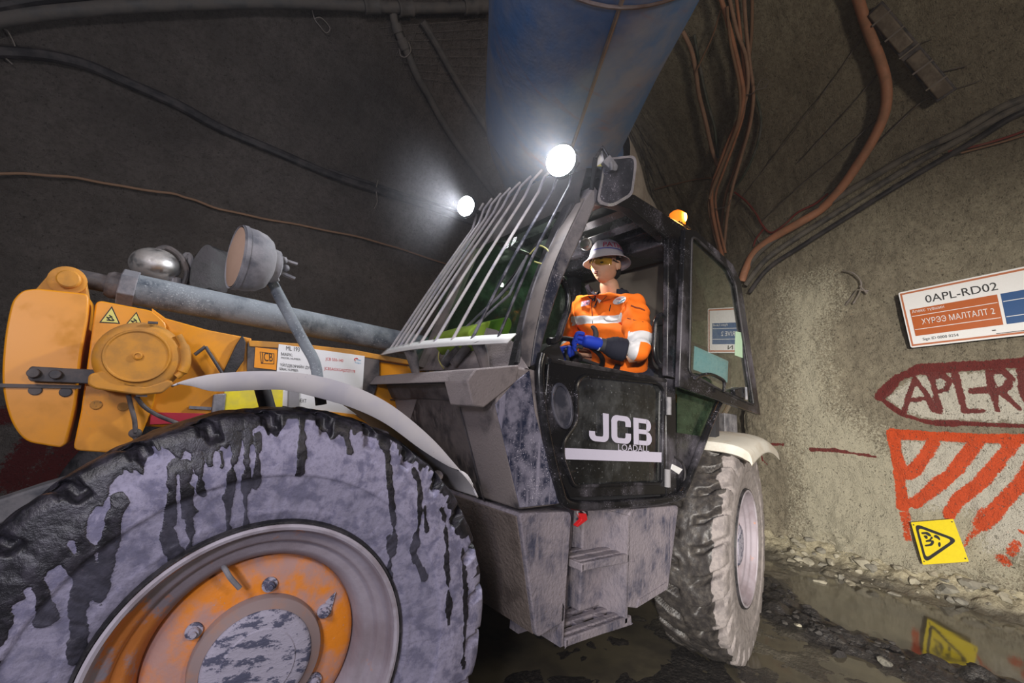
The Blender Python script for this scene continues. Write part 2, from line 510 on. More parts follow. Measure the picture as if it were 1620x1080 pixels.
M_white_print = plain('white_print', lin(196, 192, 212), 0.5, grain=0.03)
M_teal = plain('teal_print', lin(40, 150, 190), 0.5, grain=0)
M_sticker_yellow = plain('warning_yellow', lin(214, 206, 110), 0.5, grain=0.05)
M_lamp = plain('lamp_led', (1, 1, 1, 1), 0.3, emit=(0.93, 0.95, 1, 1), es=60)
M_beacon = plain('beacon_lens', lin(255, 130, 20), 0.3, emit=(1.0, 0.24, 0.02, 1), es=0.8)
M_beaconhot = plain('beacon_flash', lin(255, 200, 80), 0.3, emit=(1.0, 0.55, 0.14, 1), es=14)
M_screen = plain('screen_glow', lin(140, 190, 205), 0.3, emit=lin(150, 196, 214), es=0.45)
# ================================================================== the drive: floor, walls, roof
XW = 6.0

def segdist(px, py, pts):
    d = np.full(px.shape, 1e9)
    for (x0, y0), (x1, y1) in zip(pts[:-1], pts[1:]):
        dx, dy = x1 - x0, y1 - y0
        L = dx * dx + dy * dy + 1e-12
        t = np.clip(((px - x0) * dx + (py - y0) * dy) / L, 0, 1)
        d = np.minimum(d, np.hypot(px - x0 - t * dx, py - y0 - t * dy))
    return d

def inpoly(px, py, poly):
    r = np.zeros(px.shape, bool); n = len(poly)
    for i in range(n):
        x0, y0 = poly[i]; x1, y1 = poly[(i + 1) % n]
        c = ((y0 > py) != (y1 > py)) & (px < (x1 - x0) * (py - y0) / (y1 - y0 + 1e-12) + x0)
        r ^= c
    return r

def sstep(a, b, x):
    t = np.clip((x - a) / (b - a), 0, 1); return t * t * (3 - 2 * t)

FOOT_LO = [(6.0, -9), (6.0, -6), (6.0, -3.5), (6.0, -1.5), (6.0, 0), (6.02, 0.9), (6.12, 1.35), (6.5, 1.62), (6.85, 2.1), (6.95, 2.8), (6.7, 3.6), (6.0, 4.15), (5.0, 4.4), (3, 4.45), (0, 4.4), (-3, 4.4), (-6, 4.4), (-9, 4.4)]
FOOT_HI = [(6.0, -9), (6.0, -6), (6.0, -3.5), (6.0, -1.5), (6.0, 0), (6.05, 0.9), (6.15, 1.4), (6.4, 1.9), (6.6, 2.4), (6.65, 3.0), (6.4, 3.7), (5.8, 4.15), (5.0, 4.4), (3, 4.45), (0, 4.4), (-3, 4.4), (-6, 4.4), (-9, 4.4)]

def resample(foot, u):
    P = spline([(x, y, 0) for x, y in foot], 12)
    P = np.array([p[:2] for p in P]); k = np.arange(len(P)) / 12.0
    return np.stack([np.interp(u, k, P[:, 0]), np.interp(u, k, P[:, 1])], 1)

ROOF_Z = 7.0
def wall_surface(u, zv):
    lo = resample(FOOT_LO, u); hi = resample(FOOT_HI, u)
    n = np.gradient(hi, axis=0)
    nrm = np.stack([-n[:, 1], n[:, 0]], 1); nrm /= np.linalg.norm(nrm, axis=1)[:, None]
    # arc length coordinate for the relief
    s = np.concatenate([[0], np.cumsum(np.hypot(*np.diff(hi, axis=0).T))])
    Z = zv[:, None] * np.ones((1, len(u))); S = s[None, :] * np.ones((len(zv), 1))
    w = sstep(2.4, 3.6, zv)[:, None, None]
    B = lo[None] * (1 - w) + hi[None] * w
    arc = np.where(zv > 3.2, 4.4 - np.sqrt(np.maximum(4.4 ** 2 - (np.minimum(zv, 7.2) - 3.2) ** 2, 0)), 0)
    d = arc[:, None] + 0.10 * fbm(S * 0.7, Z * 0.7, 3, 3) + 0.035 * fbm(S * 3.0, Z * 3.0, 5, 3) + 0.016 * fbm(S * 14, Z * 14, 9, 3) + 0.03 * np.maximum(0, fbm(S * 1.7, Z * 1.7, 8, 3)) * fbm(S * 6, Z * 9, 10, 3)
    # rough, broken foot of the wall
    foot = sstep(0.85, 0.1, Z)
    d = d + foot * (0.10 + 0.10 * fbm(S * 2.2, Z * 2.2, 21, 3) + 0.05 * fbm(S * 7, Z * 7, 22, 3))
    # slumped ledge of sprayed concrete
    P = np.stack([B[..., 0] + nrm[None, :, 0] * d, B[..., 1] + nrm[None, :, 1] * d, Z], -1)
    return P, S, Z

def shotcrete(name, col, col2, paint=False, relief=0.05):
    t = NT(name)
    n1 = t.noise(0.9, 4, 0.6); n2 = t.noise(7, 6, 0.7); n3 = t.noise(75, 5, 0.7)
    c = t.mix(t.ramp(n1, 0.35, 0.7), col, col2)
    c = t.mix(t.ramp(n2, 0.35, 0.75, 0, 0.45), c, (col[0] * 0.45, col[1] * 0.43, col[2] * 0.4, 1))
    c = t.mix(t.ramp(t.noise(24, 5, 0.7), 0.42, 0.68, 0, 0.42), c, (col[0] * 0.38, col[1] * 0.36, col[2] * 0.34, 1))  # dark mottle in the colour stands for shade in the rough relief
    pit = t.ramp(t.noise(44, 4, 0.6), 0.60, 0.72)
    c = t.mix(t.math('MULTIPLY', pit, 0.5), c, (col[0] * 0.2, col[1] * 0.19, col[2] * 0.18, 1))
    if paint:
        sp = t.ramp(t.noise(45, 4, 0.75), 0.25, 0.7)
        def lay(c, attr, pc, k):
            a = t.attr(attr)
            f = t.ramp(t.math('ADD', a, t.math('MULTIPLY', t.math('SUBTRACT', sp, 0.5), 0.55)), 0.38, 0.62, 0, k)
            f = t.math('MULTIPLY', f, t.ramp(pit, 0, 1, 1, 0.35))
            return t.mix(f, c, pc)
        c = lay(c, 'pale', lin(206, 200, 178), 0.85)
        c = lay(c, 'white', lin(222, 217, 204), 0.9)
        c = lay(c, 'orange', lin(232, 86, 34), 0.97)
        c = lay(c, 'red', lin(120, 38, 38), 0.95)
    h = t.math('ADD', t.math('MULTIPLY', n2, 1.0), t.math('MULTIPLY', n3, 0.6))
    h = t.math('SUBTRACT', h, t.math('MULTIPLY', pit, 0.35))
    t.set(col=c, rough=0.92, spec=0.25, normal=t.bump(h, 1.0, relief))
    return t.m

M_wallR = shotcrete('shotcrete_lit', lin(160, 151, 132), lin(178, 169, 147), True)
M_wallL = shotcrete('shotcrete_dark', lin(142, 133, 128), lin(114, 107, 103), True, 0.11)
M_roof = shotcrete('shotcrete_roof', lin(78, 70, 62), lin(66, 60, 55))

# --- right hand wall with its sprayed marks
zf = np.concatenate([np.arange(-0.2, 3.9, 0.018), np.arange(3.9, ROOF_Z + 0.1, 0.05)])
# footprint parameter with fine steps where the wall faces the photographer
uu = np.concatenate([np.arange(0, 2.6, 0.05), np.arange(2.6, 5.6, 0.0105), np.arange(5.6, 9.5, 0.02)])
P, S, Z = wall_surface(uu, zf)
Yv, Zv = P[..., 1], P[..., 2]
def wy(l):  # photo pixels -> (y, z) on the wall plane
    return [(at(x, y, 0, XW).y, at(x, y, 0, XW).z) for x, y in l]
wob = 0.02 * fbm(Yv * 6, Zv * 6, 31, 3)
def stroke(l, wpx):
    d = segdist(Yv, Zv, wy(l)) + wob
    wm = wpx / 681.0 * 6.1 / 2
    return np.clip(1.0 - sstep(wm * 0.5, wm * 1.15, d), 0, 1)
red = np.zeros(Yv.shape); orange = np.zeros(Yv.shape); white = np.zeros(Yv.shape); pale = np.zeros(Yv.shape)
RED = [([(1390, 628), (1420, 597), (1450, 584), (1520, 579), (1640, 571)], 13), ([(1392, 630), (1430, 657), (1470, 668), (1560, 671), (1640, 674)], 7.5),
       ([(1430, 652), (1440, 618), (1446, 600)], 7.5), ([(1446, 600), (1464, 622), (1477, 648)], 7.5), ([(1437, 633), (1462, 629)], 7),
       ([(1473, 595), (1479, 620), (1485, 650)], 7.5), ([(1473, 597), (1490, 593), (1502, 603), (1496, 616), (1480, 620)], 7),
       ([(1511, 593), (1518, 622), (1526, 650), (1556, 649)], 7.5), ([(1537, 618), (1560, 616)], 7),
       ([(1564, 590), (1571, 620), (1577, 648)], 7.5), ([(1564, 588), (1586, 585), (1598, 597), (1592, 612), (1572, 618)], 7.5), ([(1580, 617), (1598, 632), (1612, 645)], 7.5),
       ([(1617, 586), (1622, 618), (1628, 648)], 10), ([(1616, 586), (1650, 590), (1660, 620), (1630, 648)], 10),
       ([(1200, 702), (1240, 703)], 5), ([(1285, 711), (1320, 712), (1385, 722)], 5), ([(1200, 703), (1205, 728), (1214, 735)], 4)]
for l, wpx in RED: red = np.maximum(red, stroke(l, wpx))
ORA = [([(1412, 686), (1440, 688), (1530, 692), (1640, 694)], 13), ([(1412, 690), (1421, 730), (1428, 800)], 12),
       ([(1475, 700), (1455, 735), (1437, 752)], 14), ([(1546, 698), (1510, 742), (1470, 778), (1446, 796)], 15), ([(1602, 702), (1555, 760), (1516, 790), (1500, 812)], 14),
       ([(1640, 730), (1600, 780), (1575, 808), (1556, 830)], 15)]
for l, wpx in ORA: orange = np.maximum(orange, stroke(l, wpx))
FAD = [([(1432, 815), (1436, 850)], 11), ([(1545, 840), (1530, 855), (1520, 872)], 7), ([(1608, 858), (1600, 872)], 8), ([(1585, 884), (1592, 888)], 12), ([(1550, 828), (1560, 812)], 14), ([(1615, 840), (1625, 846)], 8)]
for l, wpx in FAD: orange = np.maximum(orange, stroke(l, wpx) * 0.62)
def fillw(poly, soft=0.05):
    poly = wy(poly)
    ins = inpoly(Yv + wob * 2, Zv + wob * 2, poly)
    d = segdist(Yv, Zv, poly + poly[:1])
    return np.where(ins, 0.5 + 0.5 * sstep(0, soft, d), 0.5 - 0.5 * sstep(0, soft, d))
white = np.maximum(fillw([(1398, 629), (1450, 592), (1640, 580), (1640, 668), (1470, 664), (1430, 652)]) * 0.8,
                   fillw([(1420, 694), (1640, 700), (1640, 880), (1560, 870), (1540, 810), (1435, 800)], 0.12) * 0.9)
pale = np.maximum(fillw([(1235, 455), (1310, 430), (1330, 470), (1300, 520), (1320, 640), (1400, 690), (1430, 800), (1400, 860), (1290, 860), (1255, 700)], 0.35),
                  fillw([(1260, 700), (1640, 720), (1640, 930), (1260, 900)], 0.3)) * 0.85
F = gridfaces(len(zf), len(uu))
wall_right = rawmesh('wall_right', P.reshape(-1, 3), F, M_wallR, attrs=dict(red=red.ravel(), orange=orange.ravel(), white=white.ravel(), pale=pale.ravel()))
tag(wall_right, kind='structure')
bvhV = [P.reshape(-1, 3).tolist()]; bvhF = [F.tolist()]

# --- long wall behind the machine
zf2 = np.concatenate([np.arange(-0.2, 5.0, 0.04), np.arange(5.0, ROOF_Z + 0.1, 0.06)])
u2 = np.concatenate([np.arange(9.46, 12.0, 0.03), np.arange(12, 15.4, 0.012), np.arange(15.4, 17.0, 0.06)])
P2, S2, Z2 = wall_surface(u2, zf2)
def wl(l): return [(atY(x, y, 4.3).x, atY(x, y, 4.3).z) for x, y in l]
red2 = np.zeros(Z2.shape)
for l, wpx in [([(60, 690), (15, 760)], 30), ([(120, 700), (70, 760), (40, 800)], 30), ([(0, 660), (30, 640)], 20)]:
    d = segdist(P2[..., 0], P2[..., 2], wl(l)); wm = wpx / 681 * 5.5 / 2
    red2 = np.maximum(red2, 0.75 * (1 - sstep(wm * 0.4, wm * 1.5, d)))
zz = np.zeros(Z2.size)
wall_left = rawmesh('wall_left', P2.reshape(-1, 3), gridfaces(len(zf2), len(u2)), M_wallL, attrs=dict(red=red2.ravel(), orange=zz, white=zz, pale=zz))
tag(wall_left, kind='structure')
n0 = len(bvhV[0])
BV = bvhV[0] + P2.reshape(-1, 3).tolist()
BF = bvhF[0] + (gridfaces(len(zf2), len(u2)) + n0).tolist()

# --- back (roof) of the drive
gx = np.arange(-9, 7.2, 0.12); gy = np.arange(-9, 4.6, 0.12)
GX, GY = np.meshgrid(gx, gy, indexing='ij')
GZ = ROOF_Z - 0.05 + 0.15 * fbm(GX * 0.6, GY * 0.6, 41, 3) + 0.04 * fbm(GX * 3, GY * 3, 42, 3)
RV = np.stack([GX, GY, GZ], -1).reshape(-1, 3)
RF = gridfaces(len(gx), len(gy))
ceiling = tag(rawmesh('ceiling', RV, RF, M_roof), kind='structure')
n0 = len(BV); BV += RV.tolist(); BF += (RF + n0).tolist()
WALLS = BVHTree.FromPolygons(BV, BF)

def onwall(x, y, off):
    """point on the rock seen at a photo pixel, lifted off the surface"""
    d = ray(x, y).normalized()
    loc, n, i, dist = WALLS.ray_cast(CAM_C, d)
    if loc is None: return CAM_C + d * 5
    if n.dot(d) > 0: n = -n
    return loc - d * (off / max(0.35, -n.dot(d)))

# --- floor
RIDGE = [at(x, y, 2, 0.0) for x, y in [(1205, 925), (1245, 965), (1300, 1000), (1370, 1022), (1450, 1052), (1540, 1080), (1640, 1115)]]
RIDGE = [(p.x, p.y) for p in RIDGE]
POOL = at(1490, 1010, 2, 0.0)
def hfloor(X, Y, fine=True):
    X = np.asarray(X, float); Y = np.asarray(Y, float)
    h = -0.007 - 0.035 * np.exp(-((X - POOL[0]) ** 2 + (Y - POOL[1]) ** 2) / 0.5) + 0.030 * fbm(X * 0.9, Y * 0.9, 51, 3) + 0.016 * fbm(X * 5, Y * 5, 52, 3)
    e = 0.25 * fbm(X * 1.3, Y * 1.3, 53, 3)
    h = h + 0.26 * sstep(5.35, 6.25, X + 0.6 * e) + sstep(4.9, 5.8, X + e) * (0.012 + 0.05 * fbm(X * 4.5, Y * 4.5, 54, 3) + 0.05 * fbm(X * 12, Y * 12, 154, 3))
    h = h + 0.25 * sstep(2.9, 4.4, Y)
    d = segdist(X, Y, RIDGE) + 0.10 * fbm(X * 4, Y * 4, 55, 3)
    h = h + 0.070 * sstep(0.34, 0.04, d) * (0.75 + 0.9 * fbm(X * 9, Y * 9, 56, 3))
    if fine: h = h + 0.007 * fbm(X * 22, Y * 22, 57, 3)
    # worn flat where the wheels stand
    for wx, wyc in ((0, .2), (2.75, .22), (0, 2.2), (2.75, 2.2)):
        g = np.exp(-((X - wx) ** 2 / 0.10 + (Y - wyc) ** 2 / 0.12)); h = h * (1 - g) + (-0.004) * g
    return h
fx = np.concatenate([np.arange(-9, -1.4, 0.15), np.arange(-1.4, 2.2, 0.05), np.arange(2.2, 6.4, 0.017), np.arange(6.4, 7.4, 0.06)])
fy = np.concatenate([np.arange(-9, -1.7, 0.15), np.arange(-1.7, 1.6, 0.017), np.arange(1.6, 4.7, 0.06)])
FX, FY = np.meshgrid(fx, fy, indexing='ij')
FH = hfloor(FX, FY)
rd = segdist(FX, FY, RIDGE) + 0.12 * fbm(FX * 5, FY * 5, 58, 3)
mud = 1 - sstep(0.22, 0.48, rd)
mud = np.maximum(mud, 1 - sstep(2.6, 3.4, FX + 0.4 * fbm(FX * 2, FY * 2, 59, 3)))
t = NT('wet_mud')
n1 = t.noise(3, 6, 0.7); n2 = t.noise(38, 4, 0.65)
gz = t.node('ShaderNodeSeparateXYZ'); t.link(t.pos, gz.inputs[0])
dry = t.ramp(t.math('ADD', gz.outputs[2], t.math('MULTIPLY', t.math('SUBTRACT', n1, 0.5), 0.10)), 0.0, 0.13)
c = t.mix(t.ramp(n1, 0.35, 0.7), lin(92, 88, 78), lin(122, 116, 102))
c = t.mix(dry, c, t.mix(t.ramp(n2, 0.35, 0.7), lin(160, 152, 128), lin(192, 184, 158)))
c = t.mix(t.attr('mud'), c, t.mix(t.ramp(n2, 0.4, 0.7), lin(44, 42, 42), lin(66, 62, 59)))
t.set(col=c, rough=t.ramp(t.math('SUBTRACT', dry, t.math('MULTIPLY', t.attr('mud'), 0.5)), -0.3, 0.8, 0.38, 0.95), normal=t.bump(t.math('ADD', n2, t.math('MULTIPLY', n1, 0.5)), 0.6, 0.03))
floor = tag(rawmesh('floor', np.stack([FX, FY, FH], -1).reshape(-1, 3), gridfaces(len(fx), len(fy)), t.m, attrs=dict(mud=mud.ravel())), kind='structure')

FBV = BVHTree.FromPolygons(np.stack([FX, FY, FH], -1).reshape(-1, 3).tolist(), gridfaces(len(fx), len(fy)).tolist())
# --- standing water
WATER_Z = -0.004
t = NT('muddy_water')
n = t.noise(6, 3, 0.5); nn = t.noise(2.2, 4, 0.6)
t.set(col=t.mix(t.ramp(nn, 0.4, 0.65), lin(98, 92, 76), lin(74, 69, 60)), rough=0.07, ior=1.45, spec=0.6, normal=t.bump(n, 0.03, 0.02))
M_water = t.m
wx = np.arange(-1.3, 5.75, 0.08); wyv = np.arange(-1.75, 2.6, 0.08)
WX, WY = np.meshgrid(wx, wyv, indexing='ij')
water = rawmesh('puddle', np.stack([WX, WY, np.full(WX.shape, WATER_Z)], -1).reshape(-1, 3), gridfaces(len(wx), len(wyv)), M_water)
tag(water, 'shallow muddy puddle spread over the floor beside the rear wheel, mirroring the yellow sign', 'puddle')

# --- dusty air filling the drive
HZ = MB().box((-6.0, -6.0, -0.3), (7.5, 4.7, 7.2)).build('dust_haze_glow', hz)
tag(HZ, kind='stuff')
# ================================================================== the machine
telehandler = empty('telehandler', (1.4, 1.2, 0), 'yellow and black loader with tall black cab and long boom parked in the tunnel', 'loader')
MT = telehandler

RT = 0.645
def tyre_profile():
    """(radius, depth inward, is_tread) from the outer rim edge over the tread to the inner rim edge"""
    p = []
    side = [(0.345, 0.040), (0.352, 0.022), (0.372, 0.012), (0.40, 0.006), (0.44, 0.0), (0.47, -0.004), (0.50, -0.006), (0.53, -0.004), (0.555, 0.003), (0.575, 0.014)]
    S = spline([(r, y, 0) for r, y in side], 7)
    for q in S: p.append((q[0], q[1], 0))
    tread = [(0.590, 0.028), (0.600, 0.045), (0.604, 0.07), (0.606, 0.12), (0.607, 0.20), (0.606, 0.28), (0.604, 0.33), (0.600, 0.355), (0.588, 0.375)]
    for q in spline([(r, y, 0) for r, y in tread], 7): p.append((q[0], q[1], 1))
    for q in spline([(r, 0.40 - y, 0) for r, y in reversed(side)], 2): p.append((q[0], q[1], 0))
    return np.array(p)

def lugs(th, y, n, phase):
    """tread height 0..1: two rows of slanting bars that wrap over the shoulders"""
    W = 0.40; out = np.zeros(th.shape)
    pitch = 2 * math.pi / n
    for side in (0, 1):
        yy = y if side == 0 else W - y
        # bar sweeps back towards the middle with a kink
        sl = np.where(yy < 0.10, yy * 0.9, 0.09 + (yy - 0.10) * 0.35)
        a = (th + phase + side * pitch / 2 - sl / RT) / pitch
        fr = np.abs((a % 1.0) - 0.5) * 2      # 0 at the bar's middle, 1 at the groove
        wd = np.where(yy < 0.10, 0.76, 0.74); ew = 0.05 if n == 29 else 0.08
        b = 1 - sstep(wd - ew, wd + ew, fr)
        b = b * (1 - sstep(0.225, 0.255, yy))
        out = np.maximum(out, b)
    return out

def wheel_mesh(name, centre, yaw, n_lugs, phase, mat, NA, wetfn=None, seed=0):
    pr = tyre_profile()
    th = np.linspace(0, 2 * math.pi, NA, endpoint=False)
    TH, R0 = np.meshgrid(th, pr[:, 0], indexing='ij')
    Y0 = np.broadcast_to(pr[:, 1], TH.shape)
    R = R0.copy(); Y = Y0.copy()
    h = lugs(TH, np.clip(Y0, 0, 0.4), n_lugs, phase)
    # bars fade down the shoulder
    fade = sstep(0.548, 0.592, R0)
    wear = 1 + 0.25 * fbm(TH * 9, Y0 * 18, 61 + seed, 3)
    if n_lugs == 29:
        low = sstep(0.75, 0.94, np.cos(TH)) * 0.8 + 0.2
        R = R + 0.030 * fade * wear * (1 - low * (1 - h))
    else:
        R = R + 0.052 * h * fade * wear
    outer = (Y0 < 0.2)
    push = 0.016 * h * fade * (1 - sstep(0.03, 0.06, np.minimum(Y0, 0.4 - Y0)))
    if n_lugs == 29:
        push = 0.013 * fade * (1 - sstep(0.03, 0.06, np.minimum(Y0, 0.4 - Y0)))
        push = push - 0.034 * (1 - h) * sstep(0.562, 0.572, R0) * (1 - sstep(0.600, 0.606, R0 + 0 * Y0)) * (Y0 < 0.06)
    Y = Y + np.where(outer, -push, push)
    # moulded rings and fine relief on the sidewall
    sw = (1 - fade)
    Y = Y + np.where(outer, -1, 1) * sw * (0.006 * (sstep(0.464, 0.469, R0) - 0.5) + 0.0025 * sstep(0.385, 0.375, R0) + 0.0016 * fbm(TH * 30, R0 * 60, 63 + seed, 3))
    cy, sy = math.cos(yaw), math.sin(yaw)
    LX = R * np.cos(TH); LZ = R * np.sin(TH)
    X = centre[0] + LX * cy - Y * sy
    YY = centre[1] + LX * sy + Y * cy
    Zc = centre[2] + LZ
    V = np.stack([X, YY, Zc], -1)
    nr, nc = V.shape[:2]
    i, j = np.meshgrid(np.arange(nr), np.arange(nc - 1), indexing='ij'); i2 = (i + 1) % nr
    F = np.stack([i * nc + j, i * nc + j + 1, i2 * nc + j + 1, i2 * nc + j], -1).reshape(-1, 4)
    attrs = {}
    if wetfn: attrs = wetfn(LX, LZ, R0, TH, Y0, h)
    return rawmesh(name, V.reshape(-1, 3), F, mat, telehandler, attrs={k: v.ravel() for k, v in attrs.items()})

def tyre_mat(name, dustcol, dark, caked, wet0=(24, 23, 28), wet1=(58, 55, 64)):
    t = NT(name)
    n = t.noise(15, 8, 0.74, dist=0.3); n2 = t.noise(30, 5, 0.7); n3 = t.noise(120, 3, 0.6)
    w = t.attr('wet'); gr = t.attr('groove')
    scuff = t.ramp(t.math('ADD', n, t.math('MULTIPLY', t.math('SUBTRACT', n2, 0.5), 0.5)), 0.38, 0.56)
    c = t.mix(scuff, lin(*dark), lin(*dustcol))
    c = t.mix(t.ramp(n3, 0.45, 0.75, 0, 0.35), c, lin(70, 70, 84))
    wf = t.ramp(t.math('ADD', w, t.math('MULTIPLY', t.math('SUBTRACT', n2, 0.5), 0.3)), 0.45, 0.60)
    c = t.mix(wf, c, t.mix(t.ramp(n2, 0.4, 0.7), lin(*wet0), lin(*wet1)))
    c = t.mix(gr, c, lin(*caked))
    r = t.ramp(wf, 0, 1, 0.88, 0.42)
    h = t.math('ADD', t.math('MULTIPLY', n2, 0.5), t.math('MULTIPLY', w, 0.35))
    t.set(col=c, rough=r, normal=t.bump(h, 0.55, 0.012))
    return t.m

def in_wheel(px, c, yaw):
    n = (-math.sin(yaw), math.cos(yaw), 0)
    out = []
    for x, y in px:
        q = onp(x, y, c, n) - Vector(c)
        out.append((q.x * math.cos(yaw) + q.y * math.sin(yaw), q.z))
    return out

FW_C = (0.0, 0.0, 0.647); FW_YAW = math.radians(-6.35)
RW_C = (2.75, 0.0, 0.640); RW_YAW = math.radians(12.26)

DRIPS = [([(275, 735), (272, 775), (270, 812), (264, 850), (272, 885)], 14), ([(268, 840), (280, 868), (283, 880)], 8),
         ([(292, 738), (296, 780), (297, 812)], 17), ([(297, 812), (302, 845), (301, 868)], 9), ([(314, 722), (318, 760), (320, 778)], 12), ([(330, 715), (333, 735)], 10), ([(350, 715), (352, 735)], 8),
         ([(376, 692), (374, 708), (366, 750), (364, 785), (360, 830), (360, 858)], 11), ([(393, 686), (392, 702), (390, 750), (388, 790), (391, 835)], 11), ([(407, 688), (407, 705), (406, 768)], 10),
         ([(478, 670), (478, 690), (477, 720), (475, 746)], 11), ([(550, 682), (552, 700), (553, 714)], 12),
         ([(604, 694), (612, 716), (614, 760), (624, 830), (624, 850), (618, 900), (617, 952)], 11), ([(618, 850), (622, 880)], 13),
         ([(655, 742), (663, 760), (664, 800), (658, 850), (655, 880), (672, 913)], 11), ([(670, 800), (672, 838)], 8), ([(700, 806), (704, 820), (707, 900), (708, 985)], 10),
         ([(732, 868), (737, 930), (735, 1000), (734, 1055)], 9),
         ([(187, 790), (180, 830), (170, 880), (165, 915), (158, 945)], 17), ([(160, 930), (152, 1010)], 4), ([(128, 790), (130, 850), (136, 890)], 16), ([(85, 860), (110, 885), (138, 905)], 20),
         ([(138, 905), (128, 940), (122, 975), (124, 1000), (116, 1050)], 20), ([(60, 905), (72, 940), (74, 975)], 17), ([(0, 905), (10, 960)], 12)]

def front_wet(LX, LZ, R0, TH, Y0, h):
    wet = np.zeros(LX.shape)
    wob = 0.006 * fbm(LX * 60, LZ * 60, 71, 3) + 0.008 * fbm(LX * 22, LZ * 22, 72, 2)
    on = (Y0 < 0.1)
    for l, wpx in DRIPS:
        d = segdist(LX, LZ, in_wheel(l, FW_C, FW_YAW)) + wob
        wm = wpx / 681 * 1.25 / 2
        wet = np.maximum(wet, 1 - sstep(wm * 0.6, wm * 1.15, d))
    a = np.degrees(np.arctan2(LZ, LX))
    # wet band under the tread, wide on the upper forward quarter
    edge = 0.580 - 0.078 * sstep(112, 160, a) - 0.012 * sstep(92, 112, a) + 0.022 * fbm(TH * 9, 0 * TH, 73, 3) + 0.010 * fbm(TH * 40, 0 * TH, 74, 2)
    edge = np.where(a < 15, 0.602, edge)
    wet = np.maximum(wet, sstep(edge - 0.006, edge + 0.004, R0))
    wet = np.where(on | (R0 > 0.55), wet, 0)
    return dict(wet=wet, groove=0.45 * sstep(0.470, 0.464, R0) * (0.6 + 0.5 * fbm(TH * 40, R0 * 8, 75, 2)))

def rear_wet(LX, LZ, R0, TH, Y0, h):
    fade = sstep(0.57, 0.596, R0)
    wet = sstep(0.02, 0.075, Y0 + 0.05 * fbm(TH * 12, Y0 * 20, 82, 3)) * (Y0 < 0.385)
    wet = wet * (0.8 + 0.4 * fbm(TH * 3, Y0 * 7, 81, 3))
    groove = np.zeros(LX.shape)
    return dict(wet=wet * fade, groove=groove)

M_tyreF = tyre_mat('front_tyre_rubber', (156, 152, 174), (114, 112, 136), (104, 104, 122))
M_tyreR = tyre_mat('rear_tyre_rubber', (150, 142, 140), (128, 121, 120), (120, 112, 108), (52, 49, 49), (80, 75, 71))
front_tyre = wheel_mesh('front_wheel', FW_C, FW_YAW, 29, 0.07, M_tyreF, 29 * 36, front_wet)
rear_tyre = wheel_mesh('rear_wheel', RW_C, RW_YAW, 26, 0.0, M_tyreR, 26 * 22, rear_wet, 3)
tag(front_tyre, 'dusty front tyre with black wet streaks running down its sidewall')
tag(rear_tyre, 'rear tyre with wet muddy chevron tread')

def rimset(tyre, c, yaw, full=True):
    ax = Vector((-math.sin(yaw), math.cos(yaw), 0)); cx = Vector((math.cos(yaw), math.sin(yaw), 0)); C = Vector(c)
    def pt(r, a, d): return C + cx * (r * math.cos(a)) + Vector((0, 0, r * math.sin(a))) + ax * d
    MB().lathe([(0.352, 0.030), (0.347, 0.012), (0.338, 0.006), (0.330, 0.008), (0.325, 0.018), (0.322, 0.034), (0.314, 0.042), (0.300, 0.044), (0.294, 0.050), (0.290, 0.062),
                (0.282, 0.066), (0.270, 0.067), (0.262, 0.072), (0.252, 0.088), (0.246, 0.104), (0.243, 0.125), (0.243, 0.16), (0.28, 0.17), (0.33, 0.2), (0.348, 0.37)], C, ax, 120).build('rim', M_rim, tyre, smooth=50)
    MB().lathe([(0.344, 0.016), (0.347, 0.004), (0.351, 0.004), (0.355, 0.02)], C, ax, 120).build('dark_gap_ring', M_rubberdark, tyre)  # black ring put in for the dark gap between rim and tyre
    MB().lathe([(0.345, 0.012), (0.3445, 0.003), (0.338, 0.001), (0.331, 0.004), (0.328, 0.016)], C, ax, 120).build('rim_flange', M_flange, tyre)
    M = MB().lathe([(0.244, 0.128), (0.238, 0.112), (0.225, 0.104), (0.205, 0.100), (0.185, 0.097), (0.150, 0.096), (0.148, 0.11)], C, ax, 100)
    M.build('wheel_disc', M_orange, tyre, smooth=50)
    MB().lathe([(0.150, 0.112), (0.1495, 0.076), (0.147, 0.070), (0.130, 0.064), (0.124, 0.060), (0.122, 0.075)], C, ax, 80).build('hub_ring', M_hubring, tyre, smooth=40)
    MB().lathe([(0.124, 0.075), (0.124, 0.062), (0.120, 0.055), (0.112, 0.051), (0.085, 0.049), (0.082, 0.046), (0.0, 0.044)], C, ax, 80).build('hub_cap', M_hub, tyre, smooth=40)
    if not full: return
    for k in range(6):
        a = math.radians(90 - 60 * k)
        o = MB()
        o.lathe([(0.0, 0.074), (0.0105, 0.074), (0.012, 0.078), (0.012, 0.088), (0.0185, 0.089), (0.0185, 0.096), (0.0, 0.097)], pt(0.173, a, 0), ax, 6 if False else 20)
        o.lathe([(0.0, 0.066), (0.0065, 0.066), (0.007, 0.07), (0.007, 0.08)], pt(0.173, a, 0), ax, 12)
        # pointed wear marker under the nut
        tip = pt(0.173 + 0.045, a + 0.12, 0.094); l = pt(0.185, a + 0.10, 0.094); r = pt(0.185, a - 0.10, 0.094)
        if k == 1: o.prism([l, tip, r], ax * 0.004)
        o.build('wheel_nut', M_hub, tyre, smooth=30)
    # tyre valve
    MB().tube(spline([pt(0.262, math.radians(116), 0.075), pt(0.252, math.radians(115), 0.055), pt(0.235, math.radians(114), 0.046), pt(0.20, math.radians(111), 0.052)], 6), 0.0062, 10).build('valve_stem', M_steel2, tyre)

